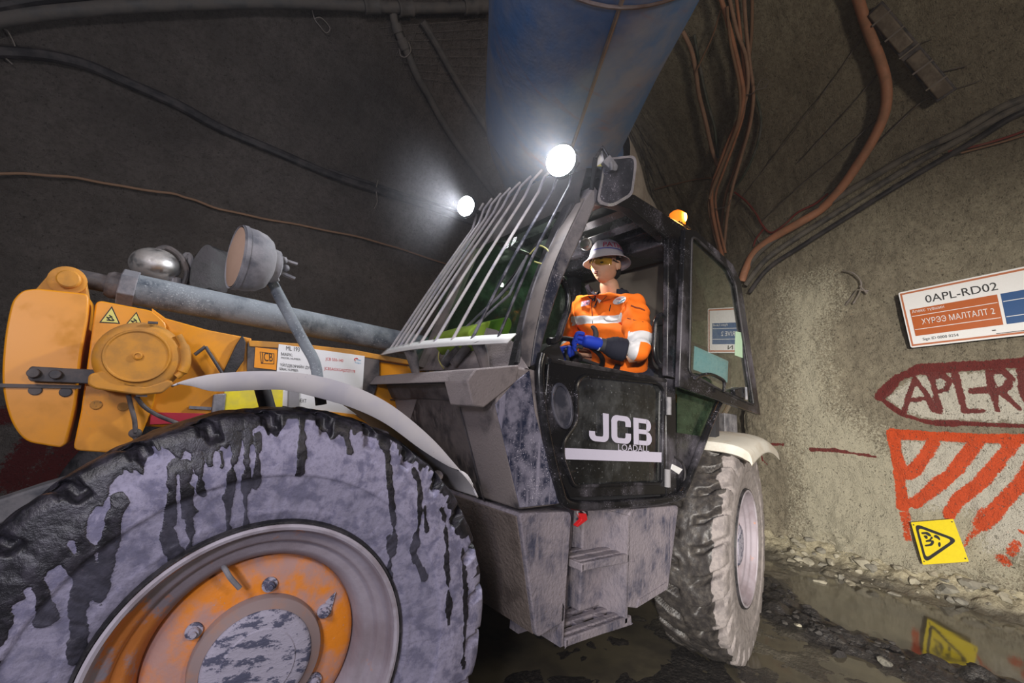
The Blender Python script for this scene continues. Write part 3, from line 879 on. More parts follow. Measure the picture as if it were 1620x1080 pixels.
t = NT('rim_paint')
n = t.noise(9, 6, 0.7); g = t.node('ShaderNodeSeparateXYZ'); t.link(t.pos, g.inputs[0])
lft = t.ramp(g.outputs[0], -0.32, 0.05, 0.22, 0)
f = t.ramp(t.math('ADD', n, lft), 0.62, 0.74)
t.set(col=t.mix(f, t.mix(t.ramp(t.noise(4, 4, 0.6), 0.4, 0.7), lin(158, 150, 160), lin(132, 120, 126)), lin(206, 126, 56)), rough=0.7, normal=t.bump(t.noise(60, 3), 0.15, 0.01))
M_rim = t.m
t = NT('caked_hub')
n = t.noise(16, 6, 0.75, t.map((1, 1, 2.2), (0, 0.5, 0)))
t.set(col=t.mix(t.ramp(n, 0.50, 0.56), lin(172, 168, 184), lin(84, 86, 108)), rough=0.8, normal=t.bump(n, 0.7, 0.008))
M_hub = t.m
M_flange = dirty('rim_flange_paint', lin(176, 170, 180), 0.6, dust=lin(130, 116, 120), amt=0.3, scale=7)
M_hubring = dirty('dusty_hub_ring', lin(146, 128, 126), 0.8, dust=lin(196, 128, 70), amt=0.12, scale=9)
rimset(front_tyre, FW_C, FW_YAW)
rimset(rear_tyre, RW_C, RW_YAW, False)
# far side wheels
for nm, c, yw in (('front_wheel', (0.0, 2.42, 0.647), -0.11), ('rear_wheel', (2.75, 2.42, 0.64), 0.2)):
    pr = [(0.345, 0.0)] + [(0.40, 0.0), (0.52, -0.005), (0.58, 0.01), (0.62, 0.04), (0.63, 0.2), (0.62, 0.36), (0.58, 0.39), (0.52, 0.405), (0.40, 0.40), (0.345, 0.4)]
    ax = Vector((math.sin(yw), -math.cos(yw), 0))
    tb = MB().lathe(pr, c, ax, 60).build(nm, M_rubberdark, telehandler, smooth=50)
    MB().lathe([(0.0, 0.1), (0.2, 0.1), (0.25, 0.08), (0.345, 0.02), (0.345, 0.38), (0.25, 0.32), (0.0, 0.3)], c, ax, 40).build('rim', M_rim, tb)
# ------------------------------------------------------------------ chassis
MB().box((-0.45, 0.72, 0.50), (3.5, 0.98, 0.92)).box((-0.45, 1.48, 0.50), (3.5, 1.70, 0.92)).box((-0.1, 0.98, 0.55), (0.1, 1.48, 0.9)).box((2.6, 0.98, 0.55), (2.9, 1.48, 0.9)).build('chassis_frame', M_iron, MT, bevel=0.01)
for ax_x in (0.0, 2.75):
    MB().tube([(ax_x, 0.36, 0.62), (ax_x, 0.7, 0.62), (ax_x, 0.95, 0.62), (ax_x, 1.2, 0.62), (ax_x, 1.45, 0.62), (ax_x, 1.7, 0.62), (ax_x, 2.06, 0.62)], [0.10, 0.085, 0.10, 0.19, 0.10, 0.085, 0.10], 20).build('axle', M_iron, MT)
MB().prism([(1.15, 1.62, 0.6), (3.1, 1.62, 0.6), (3.1, 1.62, 1.35), (2.6, 1.62, 1.5), (1.5, 1.62, 1.42), (1.15, 1.62, 1.2)], (0, 0.72, 0)).build('engine_cover', M_yellow, MT, bevel=0.03, bseg=3)

# ------------------------------------------------------------------ boom and boom head
BY = 1.0
bx0 = atY(150, 600, BY).x
MB().box((bx0, BY, 1.16), (3.55, BY + 0.42, 1.56)).build('boom', M_yellow, MT, bevel=0.02)
_hd = spline(pxY([(140, 485), (137, 510), (128, 560), (119, 640), (104, 702)], 0.93), 4) + spline(pxY([(96, 708), (70, 704), (42, 697), (22, 675), (9, 640), (3, 596), (7, 535), (16, 487), (24, 470), (38, 459), (60, 456)], 0.93), 4) + pxY([(136, 464), (140, 470)], 0.93)
MB().prism(_hd, (0, 0.62, 0)).build('boom_head', M_yellow, MT, bevel=0.006, bseg=3)
MB().bar(atY(-10, 609, 0.925), atY(128, 612, 0.925), 0.01, 0.012).build('seam_strip', M_iron, MT)
ear = MB().prism(rpoly(pxY([(52, 462), (88, 421), (132, 424), (140, 470)], 0.98), [0, 0.05, 0.05, 0], 6), (0, 0.06, 0)).build('pivot_lug', M_yellow_dusty, MT, bevel=0.004)
def disc(px, Y, r, h, mat, name, parent, prof=None):
    p = atY(px[0], px[1], Y)
    return MB().lathe(prof or [(0, -h), (r * 0.85, -h), (r, -h * 0.7), (r, 0.01), (0, 0.01)], p, (0, 1, 0), 28).build(name, mat, parent, smooth=30)
dp = lambda p: (Vector(p) - CAM_C).dot(CAM_F)
disc((107, 444), 0.975, 0.052, 0.012, M_yellow_dusty, 'pin_collar', ear)
disc((109, 442), 0.960, 0.033, 0.018, M_yellow_dusty, 'pivot_pin', ear)
# lift ram lying along the top of the boom
CY = 1.12
ra = atY(205, 462, CY); rb = Vector((0.95, CY, atY(640, 541, CY).z)); ra.z = (ra.z + rb.z) / 2 + 0.01; rb.z = ra.z - 0.01
rr = 24.5 / 681 * dp(ra)
ram = MB().tube([ra, ra + (rb - ra) * 0.5, rb], rr, 40).build('ram_cylinder', M_steel, MT)
d = (rb - ra).normalized()
MB().lathe([(0, -0.035), (rr * 1.18, -0.035), (rr * 1.2, -0.03), (rr * 1.2, 0.02), (0, 0.02)], ra, d, 6).build('ram_gland', M_steel2, ram, smooth=0, bevel=0.004)
MB().lathe([(0, -0.075), (rr * 0.72, -0.075), (rr * 0.85, -0.06), (rr * 0.85, -0.03)], ra, d, 30).build('gland_nut', M_iron, ram)
MB().tube([ra - d * 0.05, ra - d * 0.19], rr * 0.55, 24).build('ram_rod', M_iron, ram)
# side plate of the boom head
plateA = MB().prism(rpoly(pxY([(152, 474), (240, 491), (264, 512), (252, 600), (243, 640), (225, 685), (211, 719), (115, 712), (128, 650)], 0.955), [0.02, 0.015, 0.02, 0, 0, 0, 0.02, 0.02, 0], 3), (0, 0.05, 0)).build('head_side_plate', M_yellow, MT, bevel=0.006)
MB().prism(pxY([(240, 487), (262, 503), (330, 522), (398, 535), (398, 548), (392, 625), (338, 660), (236, 660), (240, 600)], 0.985), (0, 0.03, 0)).build('boom_side_plate', M_yellow, MT, bevel=0.004)
MB().prism(pxY([(393, 538), (470, 543), (560, 553), (650, 570), (650, 577), (560, 562), (470, 552), (395, 548)], 0.97), (0, 0.05, 0)).build('boom_edge_rail', M_yellow_dusty, MT, bevel=0.003)
for px in ((53, 590), (88, 592)):
    disc(px, 0.885, 0.016, 0.010, M_iron, 'bolt', MT)
for px in ((56, 617), (104, 620)): disc(px, 0.93, 0.017, 0.006, M_iron, 'bolt', MT)
for px in ((152, 640), (195, 643)): disc(px, 0.955, 0.017, 0.006, M_yellow_dusty, 'bolt', plateA)
MB().prism(pxY([(45, 583), (50, 579), (100, 582), (160, 585), (160, 606), (140, 607), (100, 605), (48, 603), (44, 598)], 0.895), (0, 0.02, 0)).build('bracket_bar', M_iron, MT, bevel=0.003)
# round cable drum housing on a foot
rc = atY(222, 565, 0.80); s_ = dp(rc) / 681
reel = MB().lathe([(0, 0.0), (46 * s_, 0.0), (52 * s_, 0.008), (57 * s_, 0.026), (58 * s_, 0.06), (54 * s_, 0.10), (0, 0.10)], rc, (0, 1, 0), 64).build('cable_drum', M_yellow_dusty, MT, smooth=45)
rc2 = atY(218, 563, 0.80)
MB().lathe([(0, -0.006), (37 * s_, -0.006), (39 * s_, -0.010), (40.5 * s_, -0.010), (42 * s_, -0.004), (42 * s_, 0.01)], rc2, (0, 1, 0), 56).build('drum_cover', M_yellow_dusty, reel)
MB().lathe([(0, -0.012), (4 * s_, -0.012), (4 * s_, -0.016), (6 * s_, -0.014), (6.5 * s_, 0)], rc2, (0, 1, 0), 20).build('drum_hub', M_yellow_dusty, reel)
MB().prism(rpoly(pxY([(140, 592), (166, 585), (188, 600), (230, 612), (268, 600), (276, 606), (256, 622), (220, 625), (150, 615), (138, 608)], 0.80), 0.008, 2), (0, 0.09, 0)).build('drum_foot', M_yellow_dusty, reel, bevel=0.006)
MB().tube(spline(pxY([(282, 530), (291, 548), (294, 570), (288, 588), (279, 596)], 0.81), 6), [0.012] * 6 + [0.017] * 13 + [0.012] * 6, 12).build('drum_outlet', M_yellow_dusty, reel)
MB().bar(atY(234, 510, 0.80), atY(250, 511, 0.80), 0.02, 0.008).bar(atY(215, 625, 0.82), atY(233, 626, 0.82), 0.02, 0.008).build('drum_clip', M_iron, reel)
MB().tube(spline(pxY([(203, 624), (208, 645), (213, 665), (214, 684)], 0.88), 6), 0.0075, 10).build('drum_cable', M_iron, MT)
MB().tube(spline(pxY([(215, 626), (228, 643), (250, 657), (275, 667), (292, 674)], 0.90), 6), 0.0075, 10).build('drum_cable', M_iron, MT)
MB().ell(atY(214, 685, 0.9), (0.02, 0, 0), (0, 0.015, 0), (0, 0, 0.018)).tube(spline(pxY([(210, 682), (216, 694), (230, 690)], 0.9), 5), 0.008, 8).build('cable_knot', M_iron, MT)
# small fittings on the boom side
MB().tube(pxY([(308, 561), (325, 548)], 0.95), 0.007, 8).tube(pxY([(325, 548), (354, 594)], 0.95), 0.0065, 8).build('hook_handle', M_iron, MT)
MB().prism(pxY([(352, 592), (374, 545), (384, 530), (389, 541), (386, 570), (372, 590)], 0.95), (0, 0.03, 0)).build('guard_bracket', M_rubberdark, MT, bevel=0.003)
MB().prism(pxY([(239, 652), (334, 654), (334, 668), (237, 671)], 0.980), (0, 0.012, 0)).build('red_stripe', M_redstripe, MT)
MB().prism(pxY([(338, 624), (358, 622), (354, 662), (334, 662)], 0.955), (0, 0.03, 0)).build('stay_post', M_steel2, MT, bevel=0.004)
MB().prism(pxY([(356, 612), (448, 612), (446, 662), (352, 662)], 0.965), (0, 0.015, 0)).build('lemon_plate', M_lemon, MT)
MB().bar(atY(299, 644, 0.975), atY(334, 646, 0.975), 0.012, 0.012).build('boom_stop', M_steel2, MT)
MB().prism(pxY([(457, 612), (474, 612), (474, 662), (455, 662)], 0.95), (0, 0.03, 0)).build('stay_post', M_steel2, MT, bevel=0.004)
# sticker carrier
sp = MB().prism(rpoly(pxY([(392, 540), (600, 567), (600, 600), (578, 662), (440, 650), (390, 620)], 0.975), 0.01, 2), (0, 0.014, 0)).build('label_carrier', M_iron, MT)
MB().prism(pxY([(404, 549), (439, 553), (437, 585), (402, 581)], 0.972), (0, 0.002, 0)).build('maker_sticker', plain('sticker_orange', lin(236, 150, 30), 0.5), sp)
q = pxY([(414, 575), (432, 576), (413, 557)], 0.9705)
text('JCB', q[0], q[1], q[2], M_ink, sp, 'maker_lettering', 0.03)
MB().frame(pxY([(411, 556), (434, 559), (434, 576), (413, 575)], 0.9715), pxY([(412, 557), (433, 560), (433, 575), (414, 574)], 0.9715), (0, -0.0004, 0)).build('sticker_outline', M_ink, sp)
lab = MB().prism(pxY([(441, 544), (577, 563), (571, 657), (434, 640)], 0.968), (0, 0.004, 0)).build('identity_plate', M_paper, MT)
def plabel(s, bl, br, tl, mat, nm='plate_lettering'):
    q = pxY([bl, br, tl], 0.9665); text(s, q[0], q[1], q[2], mat, lab, nm, 0.01)
plabel('ML 193', (453, 554), (474, 556), (453, 547), M_ink)
plabel('МАРК:', (445, 562), (463, 564), (445, 557), M_ink)
plabel('MODEL NUMBER:', (445, 567), (476, 570), (445, 564), M_ink)
plabel('ҮЙЛДВЭРИЙН ДУГААР:', (443, 580), (504, 586), (443, 573), M_ink)
plabel('SERIAL NUMBER:', (442, 585), (472, 588), (442, 581), M_ink)
plabel('JCB 550-140', (515, 571), (543, 574), (515, 565), M_redink)
plabel('JCB5AGXGAJ2727178', (513, 586), (562, 591), (513, 580), M_redink)
plabel('ОБЪЕКТ', (463, 635), (485, 637), (463, 629), M_ink)
q = pxY([(564, 572)], 0.9665)[0]
MB().tube(spline([q + Vector((-.006, 0, .004)), q + Vector((-.012, 0, .012)), q + Vector((-.002, 0, .018)), q + Vector((.006, 0, .014))], 5), 0.0022, 6).build('plate_emblem', M_redink, lab)
plabel('Oyu', (564, 571), (571, 572), (564, 567), M_teal); plabel('Tolgoi', (561, 575), (571, 576), (561, 572), M_teal)
MB().prism(pxY([(497, 648), (560, 655), (610, 690), (612, 700), (560, 690), (497, 668)], 0.965), (0, 0.01, 0)).build('amber_strip', plain('amber_strip', lin(240, 160, 30), 0.5), MT)
MB().prism(pxY([(530, 664), (566, 672), (596, 686), (588, 694), (560, 690)], 0.962), (0, 0.01, 0)).build('red_reflector', M_red, MT)
# two triangular warning labels
for tri in ([(157, 510), (177, 484), (190, 512)], [(198, 514), (216, 493), (226, 516)]):
    c = (sum(p[0] for p in tri) / 3, sum(p[1] for p in tri) / 3 + 1)
    inn = [(p[0] * 0.82 + c[0] * 0.18, p[1] * 0.82 + c[1] * 0.18) for p in tri]
    st = MB().prism(pxY(tri, 0.9535), (0, 0.002, 0)).build('warning_label', M_ink, plateA)
    MB().prism(pxY(inn, 0.9525), (0, 0.001, 0)).build('label_field', M_sticker_yellow, st)
    g = MB()
    x, y = c
    for a, b in (((-6, -2), (0, 4)), ((-2, -5), (3, -1)), ((-6, 3), (5, 4)), ((2, 0), (6, 4)), ((-5, 0), (2, -2))):
        g.bar(atY(x + a[0], y + a[1], 0.952), atY(x + b[0], y + b[1], 0.952), 0.001, 0.004)
    g.build('label_pictogram', M_ink, st)

# ------------------------------------------------------------------ front mudguard, its lamp and far side lamps
U_ = [(279, 606), (300, 599), (340, 591), (400, 587), (450, 588), (500, 594), (560, 611), (620, 641), (680, 690), (720, 734), (745, 764), (757, 786)]
L_ = [(280, 607), (305, 611), (340, 619), (400, 617), (450, 617), (500, 628), (560, 646), (612, 671), (667, 711), (709, 737), (738, 750), (756, 787)]
us = spline(pxY(U_, -0.01), 5); ls = spline(pxY(L_, -0.01), 5)
inner = []
for i, p in enumerate(us):
    inner.append(Vector((p.x, 0.44, p.z)))
guard = MB().grid([ls, us, inner]).build('front_mudguard', M_silver, MT, smooth=40, solid=0.006)
guard.modifiers['thick'].offset = -1
MB().tube(spline([(0.28, 0.10, 1.22), (0.30, 0.3, 1.22), (0.36, 0.6, 1.15)], 4), 0.015, 8).tube(spline([(0.47, 0.06, 1.10), (0.49, 0.2, 1.02), (0.55, 0.5, 0.98)], 4), 0.018, 8).build('mudguard_stay', M_grey, MT)
pole = MB().tube(spline(pxY([(424, 436), (438, 462), (480, 540), (497, 571), (503, 600), (508, 640)], 0.34), 6), 0.0185, 16).build('lamp_pole', M_steel, MT)
MB().tube(pxY([(414, 610), (428, 662)], 0.5), 0.026, 14).build('mudguard_post', M_iron, MT)
lc = atY(371, 406, 0.30); s2 = dp(lc) / 681
la = (-CAM_R * 0.69 - CAM_F * 0.72 + CAM_U * 0.14).normalized()
hl = MB().lathe([(49 * s2, -0.004), (51 * s2, 0.0), (51 * s2, -0.02), (50.5 * s2, -0.045), (47 * s2, -0.072), (40 * s2, -0.092), (31 * s2, -0.10), (29 * s2, -0.103), (27 * s2, -0.122), (19 * s2, -0.13), (0, -0.13)], lc + CAM_R * 0.0 , la, 48).build('road_lamp', M_steel2, MT, smooth=40)
MB().lathe([(0, 0.012), (25 * s2, 0.009), (48 * s2, -0.002)], lc, la, 40).build('lamp_lens', plain('dusty_lens', lin(176, 146, 126), 0.7), hl)
MB().lathe([(49.6 * s2, -0.006), (52.5 * s2, -0.006), (52.5 * s2, -0.018), (49.6 * s2, -0.018)], lc, la, 48, closed=True).build('lamp_ring', M_steel2, hl)
b0 = lc - la * 0.12
MB().tube([b0, atY(432, 411, 0.32)], 0.012, 10).tube([atY(420, 407, 0.31), atY(452, 413, 0.31)], 0.014, 8).build('lamp_arm', M_steel2, hl)
MB().bar(atY(418, 419, 0.31), atY(466, 441, 0.31), 0.02, 0.008).bar(atY(425, 404, 0.33), atY(470, 418, 0.33), 0.018, 0.007).build('lamp_clamp', M_steel2, hl)
for px in ((449, 412), (452, 424)): MB().ell(atY(px[0], px[1], 0.30), (0.012, 0, 0), (0, 0.012, 0), (0, 0, 0.012)).build('clamp_bolt', M_steel2, hl)
MB().tube(pxY([(424, 425), (434, 447)], 0.34), [0.026, 0.018], 14).build('pole_socket', M_steel2, pole)
fc = atY(246, 420, 2.05); s3 = dp(fc) / 681
fl = MB().ell(fc, (33 * s3, 0, 0), (0, 33 * s3, 0), (0, 0, 27 * s3), 28, 18).build('road_lamp', M_chrome, MT)
tag(fl, 'dull chrome lamp shell on the far side')
MB().tube(spline(pxY([(240, 400), (262, 391), (285, 405), (296, 430), (290, 452)], 2.0), 6), 4 * s3, 8).build('lamp_hoop', M_iron, fl)
MB().tube(spline(pxY([(288, 415), (296, 403), (302, 412), (296, 440), (290, 452)], 2.05), 5), 5 * s3, 8).build('lamp_arm', M_steel2, fl)
MB().tube([atY(276, 440, 2.05), atY(276, 480, 2.05)], 10 * s3, 10).build('lamp_post', M_steel2, fl)
mo = MB().prism(rpoly(pxY([(298, 455), (302, 415), (322, 386), (336, 387), (332, 460)], 1.95), 0.05, 5), (0.10, 0.06, 0)).build('far_mirror', M_rubberdark, MT, bevel=0.02, bseg=3)

# ------------------------------------------------------------------ cowl in front of the cab
CYN = 0.05
cowl = MB().prism(pxY([(779, 600), (820, 579), (868, 590), (888, 798), (822, 807)], CYN), (0, 0.92, 0)).build('front_cowl', M_grey, MT, bevel=0.012, bseg=3)
MB().prism(pxY([(784, 640), (815, 604), (838, 586), (846, 650), (870, 740), (889, 796), (823, 803)], CYN - 0.004), (0, 0.006, 0)).build('cowl_side_panel', M_blackblue, MT, bevel=0.002)
pA = pxY([(738, 603), (752, 583), (821, 577), (817, 604), (765, 645), (748, 642)], CYN)
MB().prism([p + Vector((0, -0.003, 0)) for p in pA], (0, 0.16, 0)).build('cowl_corner_block', M_grey, MT, bevel=0.006)
MB().prism(pxY([(738, 603), (752, 583), (821, 577), (800, 600)], CYN), (0, 1.0, 0)).build('cowl_top', M_grey, MT, bevel=0.008)
MB().prism([p + Vector((0, 0.17, 0)) for p in pxY([(770, 603), (782, 634), (800, 634), (800, 600)], CYN)], (0, 0.75, 0)).build('cowl_dark_strip', M_iron, MT, bevel=0.004)  # dark strip across the cowl front, below its top

fa = pxY([(779, 600), (822, 807)], CYN); fn_ = (fa[1] - fa[0]).cross(Vector((0, 1, 0))).normalized(); fn_ = -fn_ if fn_.x > 0 else fn_
onf = lambda l, o=0.0: [onp(x, y, fa[0] + fn_ * o, fn_) for x, y in l]
MB().prism(onf([(660, 628), (724, 634), (764, 788), (700, 762), (640, 690)], 0.004), -fn_ * 0.02).build('cowl_front_recess', dirty('scuffed_dark_panel', lin(40, 38, 42), 0.6, dust=lin(104, 95, 93), amt=0.45, scale=5, streak=0.7), MT, bevel=0.003)
MB().tube(onf([(618, 632), (660, 629), (724, 633)], 0.006), 0.004, 6).build('cowl_seam', M_iron, MT)
MB().tube(onf([(724, 634), (742, 700), (765, 790)], 0.006), 0.004, 6).build('cowl_seam', M_iron, MT)
M_fork = dirty('rusty_orange_beam', lin(150, 86, 40), 0.6, dust=lin(96, 72, 58), amt=0.4, scale=6)
MB().prism(pxY([(50, 782), (160, 728), (250, 698), (335, 684), (330, 706), (250, 730), (120, 786), (40, 812)], 1.62), (0, 0.12, 0)).build('lower_link', M_fork, MT, bevel=0.01)
MB().prism(pxY([(-30, 800), (60, 770), (110, 755), (112, 775), (60, 800), (-30, 845)], 1.5), (0, 0.14, 0)).build('fork_arm', M_steel2, MT, bevel=0.01)

# ------------------------------------------------------------------ tank and steps under the door
MB().prism(rpoly(pxY([(822, 812), (905, 809), (893, 983), (849, 1011)], CYN), [0.02, 0.03, 0.01, 0.03], 4), (0, 0.9, 0)).build('front_tank', [M_tank], MT, bevel=0.014, bseg=3)
tk = pxY([(826, 822), (852, 1004)], CYN)
nrm = (tk[1] - tk[0]).cross(Vector((0, 1, 0))).normalized()
if nrm.x > 0: nrm = -nrm
f0 = pxY([(823, 818), (850, 1006)], CYN)
MB().prism([f0[0] + nrm * 0.005 + Vector((0, .02, 0)), f0[1] + nrm * 0.005 + Vector((0, .02, 0)), f0[1] + nrm * 0.005 + Vector((0, .85, 0)), f0[0] + nrm * 0.005 + Vector((0, .85, 0))], -nrm * 0.01).build('tank_front_panel', M_tankfront, MT, bevel=0.003)
rt = MB().prism(rpoly(pxY([(996, 806), (1074, 799), (1057, 932), (1008, 962), (990, 960)], CYN), [0.03, 0.03, 0.02, 0.005, 0.005], 4), (0, 0.55, 0)).build('rear_tank', M_tank, MT, bevel=0.012, bseg=3)
MB().prism(pxY([(1012, 948), (1055, 921), (1056, 931), (1008, 961)], CYN - 0.006), (0, 0.01, 0)).build('tank_edge_strip', M_tank, rt)
xs0 = atY(893, 900, CYN).x; xs1 = atY(998, 880, CYN).x
MB().box((xs0 - 0.03, 0.27, 0.40), (xs1 + 0.1, 0.33, 0.97)).build('step_bay_wall', M_tank, MT)
MB().box((xs0 + 0.28, 0.20, 0.45), (xs1 + 0.06, 0.275, 0.95)).build('step_bay_post', M_tank, MT, bevel=0.01)
def step(name, fl_, fr_, ztop, depth):
    a = atY(fl_[0], fl_[1], CYN + 0.01); b = atY(fr_[0], fr_[1], CYN + 0.01)
    z = (a.z + b.z) / 2
    fr = MB().box((a.x, CYN, z - 0.016), (b.x, CYN + 0.016, z + 0.016)).box((a.x, CYN, z - 0.016), (a.x + 0.014, CYN + depth, z + 0.014)).box((b.x - 0.014, CYN, z - 0.016), (b.x, CYN + depth, z + 0.014)).build(name, M_tank, MT, bevel=0.005)
    for k in range(3):
        y = CYN + 0.035 + k * (depth - 0.05) / 2.6
        MB().box((a.x + 0.01, y, z - 0.004), (b.x - 0.01, y + 0.035, z + 0.016)).build('step_slat', M_tank, fr, bevel=0.006)
    for k in range(2):
        x = a.x + (b.x - a.x) * (0.33 + 0.33 * k)
        MB().box((x, CYN + 0.02, z - 0.008), (x + 0.05, CYN + depth * 0.8, z + 0.012)).build('step_gusset', M_tank, fr, bevel=0.004)
step('upper_step', (918, 895), (1000, 880), 0, 0.20)
step('lower_step', (893, 1008), (996, 984), 0, 0.22)
MB().box((xs0 + 0.0, 0.05, 0.43), (xs0 + 0.016, 0.27, 0.60)).build('step_side_plate', M_tank, MT)
MB().box((xs1 - 0.03, 0.05, 0.43), (xs1 - 0.014, 0.27, 0.9)).build('step_side_plate', M_tank, MT)
lk = MB().prism(rpoly(pxY([(916, 812), (928, 812), (930, 822), (914, 834), (912, 831), (921, 822)], 0.03), 0.004, 2), (0, 0.02, 0)).build('padlock', M_red, MT, bevel=0.003)
MB().tube(spline(pxY([(917, 816), (913, 810), (919, 806), (926, 812)], 0.04), 4), 0.004, 8).build('shackle', M_steel2, lk)

# ------------------------------------------------------------------ rear mudguard and engine bay bits
sec = spline([(0, 0.52, 1.282), (0, 0.25, 1.284), (0, 0.02, 1.282), (0, -0.09, 1.268), (0, -0.150, 1.235), (0, -0.168, 1.170)], 5)
rows = []
for i, x in enumerate([2.425, 2.40, 2.405, 2.43] + list(np.linspace(2.5, 3.28, 14))):
    lift = 0.065 * math.sin(math.pi * max(0, min(1, (x - 2.43) / 0.85)))
    drop = [-0.072, -0.06, -0.010, 0.0][i] if i < 4 else 0.0
    k_ = (x - 2.4) / 0.9
    rows.append([Vector((x, p.y + (0.16 * k_ if p.y < 0.1 else 0.03 * k_), p.z + lift + drop * max(0.15, min(1, (p.z - 1.15) / 0.10)))) for p in sec])
MB().grid(rows).build('rear_mudguard', M_white, MT, solid=0.006)
MB().box((2.9, 0.52, 1.0), (3.3, 0.95, 1.62)).build('engine_bay_panel', M_yellow, MT, bevel=0.01)
MB().prism(pxY([(1146, 653), (1166, 655), (1168, 712), (1148, 708)], 0.2), (0.10, 0.12, 0)).build('filter_box', M_steel2, MT, bevel=0.008)
MB().tube(spline(pxY([(1133, 672), (1142, 660), (1152, 642), (1149, 634)], 0.34), 5), 0.018, 10).build('breather_hose', plain('hose_cream', lin(206, 196, 180), 0.6), MT)
for px in ((1124, 684), (1134, 690), (1131, 678)):
    MB().lathe([(0, -0.03), (0.03, -0.03), (0.03, 0.03), (0, 0.03)], atY(px[0], px[1], 0.4), (0, 1, 0), 14).build('engine_fitting', random.choice([M_iron, M_red, M_steel2]), MT)
# ------------------------------------------------------------------ cab shell
FAR = 0.97
def band(name, px_side, depth, mat, Y=CYN, **k):
    return MB().prism(pxY(px_side, Y), (0, depth, 0)).build(name, mat, MT, **k)

# windscreen plane
W0 = atY(826, 570, 0.10); W1 = atY(905, 322, 0.12)
wn = (W1 - W0).cross(Vector((0, 1, 0))).normalized()
if wn.x > 0: wn = -wn
onw = lambda l, off=0.0: [onp(x, y, W0 + wn * off, wn) for x, y in l]

# near front pillar: side face and dusty front face
_in = [(838, 580), (847, 520), (867, 442), (893, 378), (924, 314)]; _out = [(853, 577), (864, 527), (891, 442), (921, 375), (950, 306)]
_pxs = lambda l: spline(pxY(l, CYN), 5)
pil = MB().prism(_pxs(_out) + [atY(940, 292, CYN)] + _pxs(_in)[::-1], (0, 0.10, 0)).build('front_pillar', M_pillar, MT, bevel=0.012, bseg=3)
a = [p + Vector((0, -0.001, 0)) for p in _pxs(_in)]
f = MB(); ra_ = []
for i, p in enumerate(a):
    tg = a[min(i + 1, len(a) - 1)] - a[max(i - 1, 0)]
    n_ = tg.cross(Vector((0, 1, 0))).normalized(); n_ = -n_ if n_.x > 0 else n_
    ra_.append([p + n_ * 0.002 + Vector((0, -0.004, 0)), p + n_ * 0.007 + Vector((0, 0.01, 0)), p + n_ * 0.008 + Vector((0, 0.05, 0)), p + n_ * 0.006 + Vector((0, 0.072, 0))])
f.grid(ra_)
f.build('pillar_front_face', M_pillarf, pil, smooth=80)
# far front pillar
pf = [Vector((p.x, FAR, p.z)) for p in (W0, W0 + (W1 - W0) * 0.5, W1)]
MB().tube(pf, 0.04, 10).build('far_pillar', M_pillarf, MT)
# rubber seal down the near edge of the windscreen
s0 = onw([(818, 575), (836, 500), (868, 408), (905, 326)], 0.012)
for p, q in zip(s0[:-1], s0[1:]): pass
MB().tube(spline(s0, 5), 0.013, 8).build('windscreen_seal', M_rubberdark, MT)
top_near = W1 + Vector((0, 0.0, 0)); top_far = Vector((W1.x, FAR, W1.z))
gv = [W0 + Vector((0, 0.02, 0)), W1, top_far, Vector((W0.x, FAR, W0.z))]
MB().add(gv, [(0, 1, 2, 3)]).build('windscreen', M_wind, MT, smooth=0)
# dusty dash hump at the foot of the windscreen
MB().prism(onw([(646, 586), (662, 558), (690, 540), (725, 524), (760, 516), (786, 522), (812, 541), (834, 582)], 0.01), wn * -0.01).build('windscreen_foot_panel', M_grey, MT)

MB().prism(onw([(893, 322), (909, 321), (886, 365), (868, 410), (836, 500), (818, 578), (804, 578), (822, 500), (854, 410), (872, 363)], 0.014), wn * -0.012).build('windscreen_edge_strip', M_rubberdark, MT)
# roof: header, rails, ribs and glass
zr = 2.50
hx = W1.x
arch = lambda y: 0.085 * float(sstep(0.05, 0.40, np.array(y)))
hsec = [(hx + 0.10, zr - 0.06, 0), (hx - 0.012, W1.z - 0.02, 0), (hx - 0.02, W1.z + 0.01, 0.2), (hx + 0.02, zr + 0.045, 0.9), (hx + 0.10, zr + 0.085, 1), (hx + 0.20, zr + 0.09, 1), (hx + 0.26, zr + 0.03, 0.6), (hx + 0.10, zr - 0.06, 0)]
MB().grid([[Vector((x, y, z + arch(y) * k)) for x, z, k in hsec] for y in np.linspace(0.055, FAR, 16)]).build('roof_header', M_header, MT, smooth=60)
band('roof_rail', [(947, 300), (1004, 307), (1096, 365), (1092, 379), (1060, 380), (1000, 330), (948, 315)], 0.07, M_black, bevel=0.008)
MB().box((hx + 0.1, FAR - 0.06, zr - 0.05), (2.15, FAR, zr + 0.05)).build('far_roof_rail', M_black, MT, bevel=0.01)
for k in range(4):
    x = hx + 0.20 + 0.165 * k
    MB().box((x, 0.1, zr - 0.02), (x + 0.085, FAR - 0.05, zr + 0.05)).build('roof_rib', M_black, MT, bevel=0.006)
MB().box((1.86, 0.1, zr - 0.09), (2.10, FAR - 0.02, zr + 0.05)).build('roof_cross_member', M_black, MT, bevel=0.01)
MB().add([(hx + 0.1, 0.08, zr + 0.055), (2.0, 0.08, zr + 0.055), (2.0, FAR, zr + 0.055), (hx + 0.1, FAR, zr + 0.055)], [(0, 1, 2, 3)]).build('roof_glass', M_gglass, MT, smooth=0)

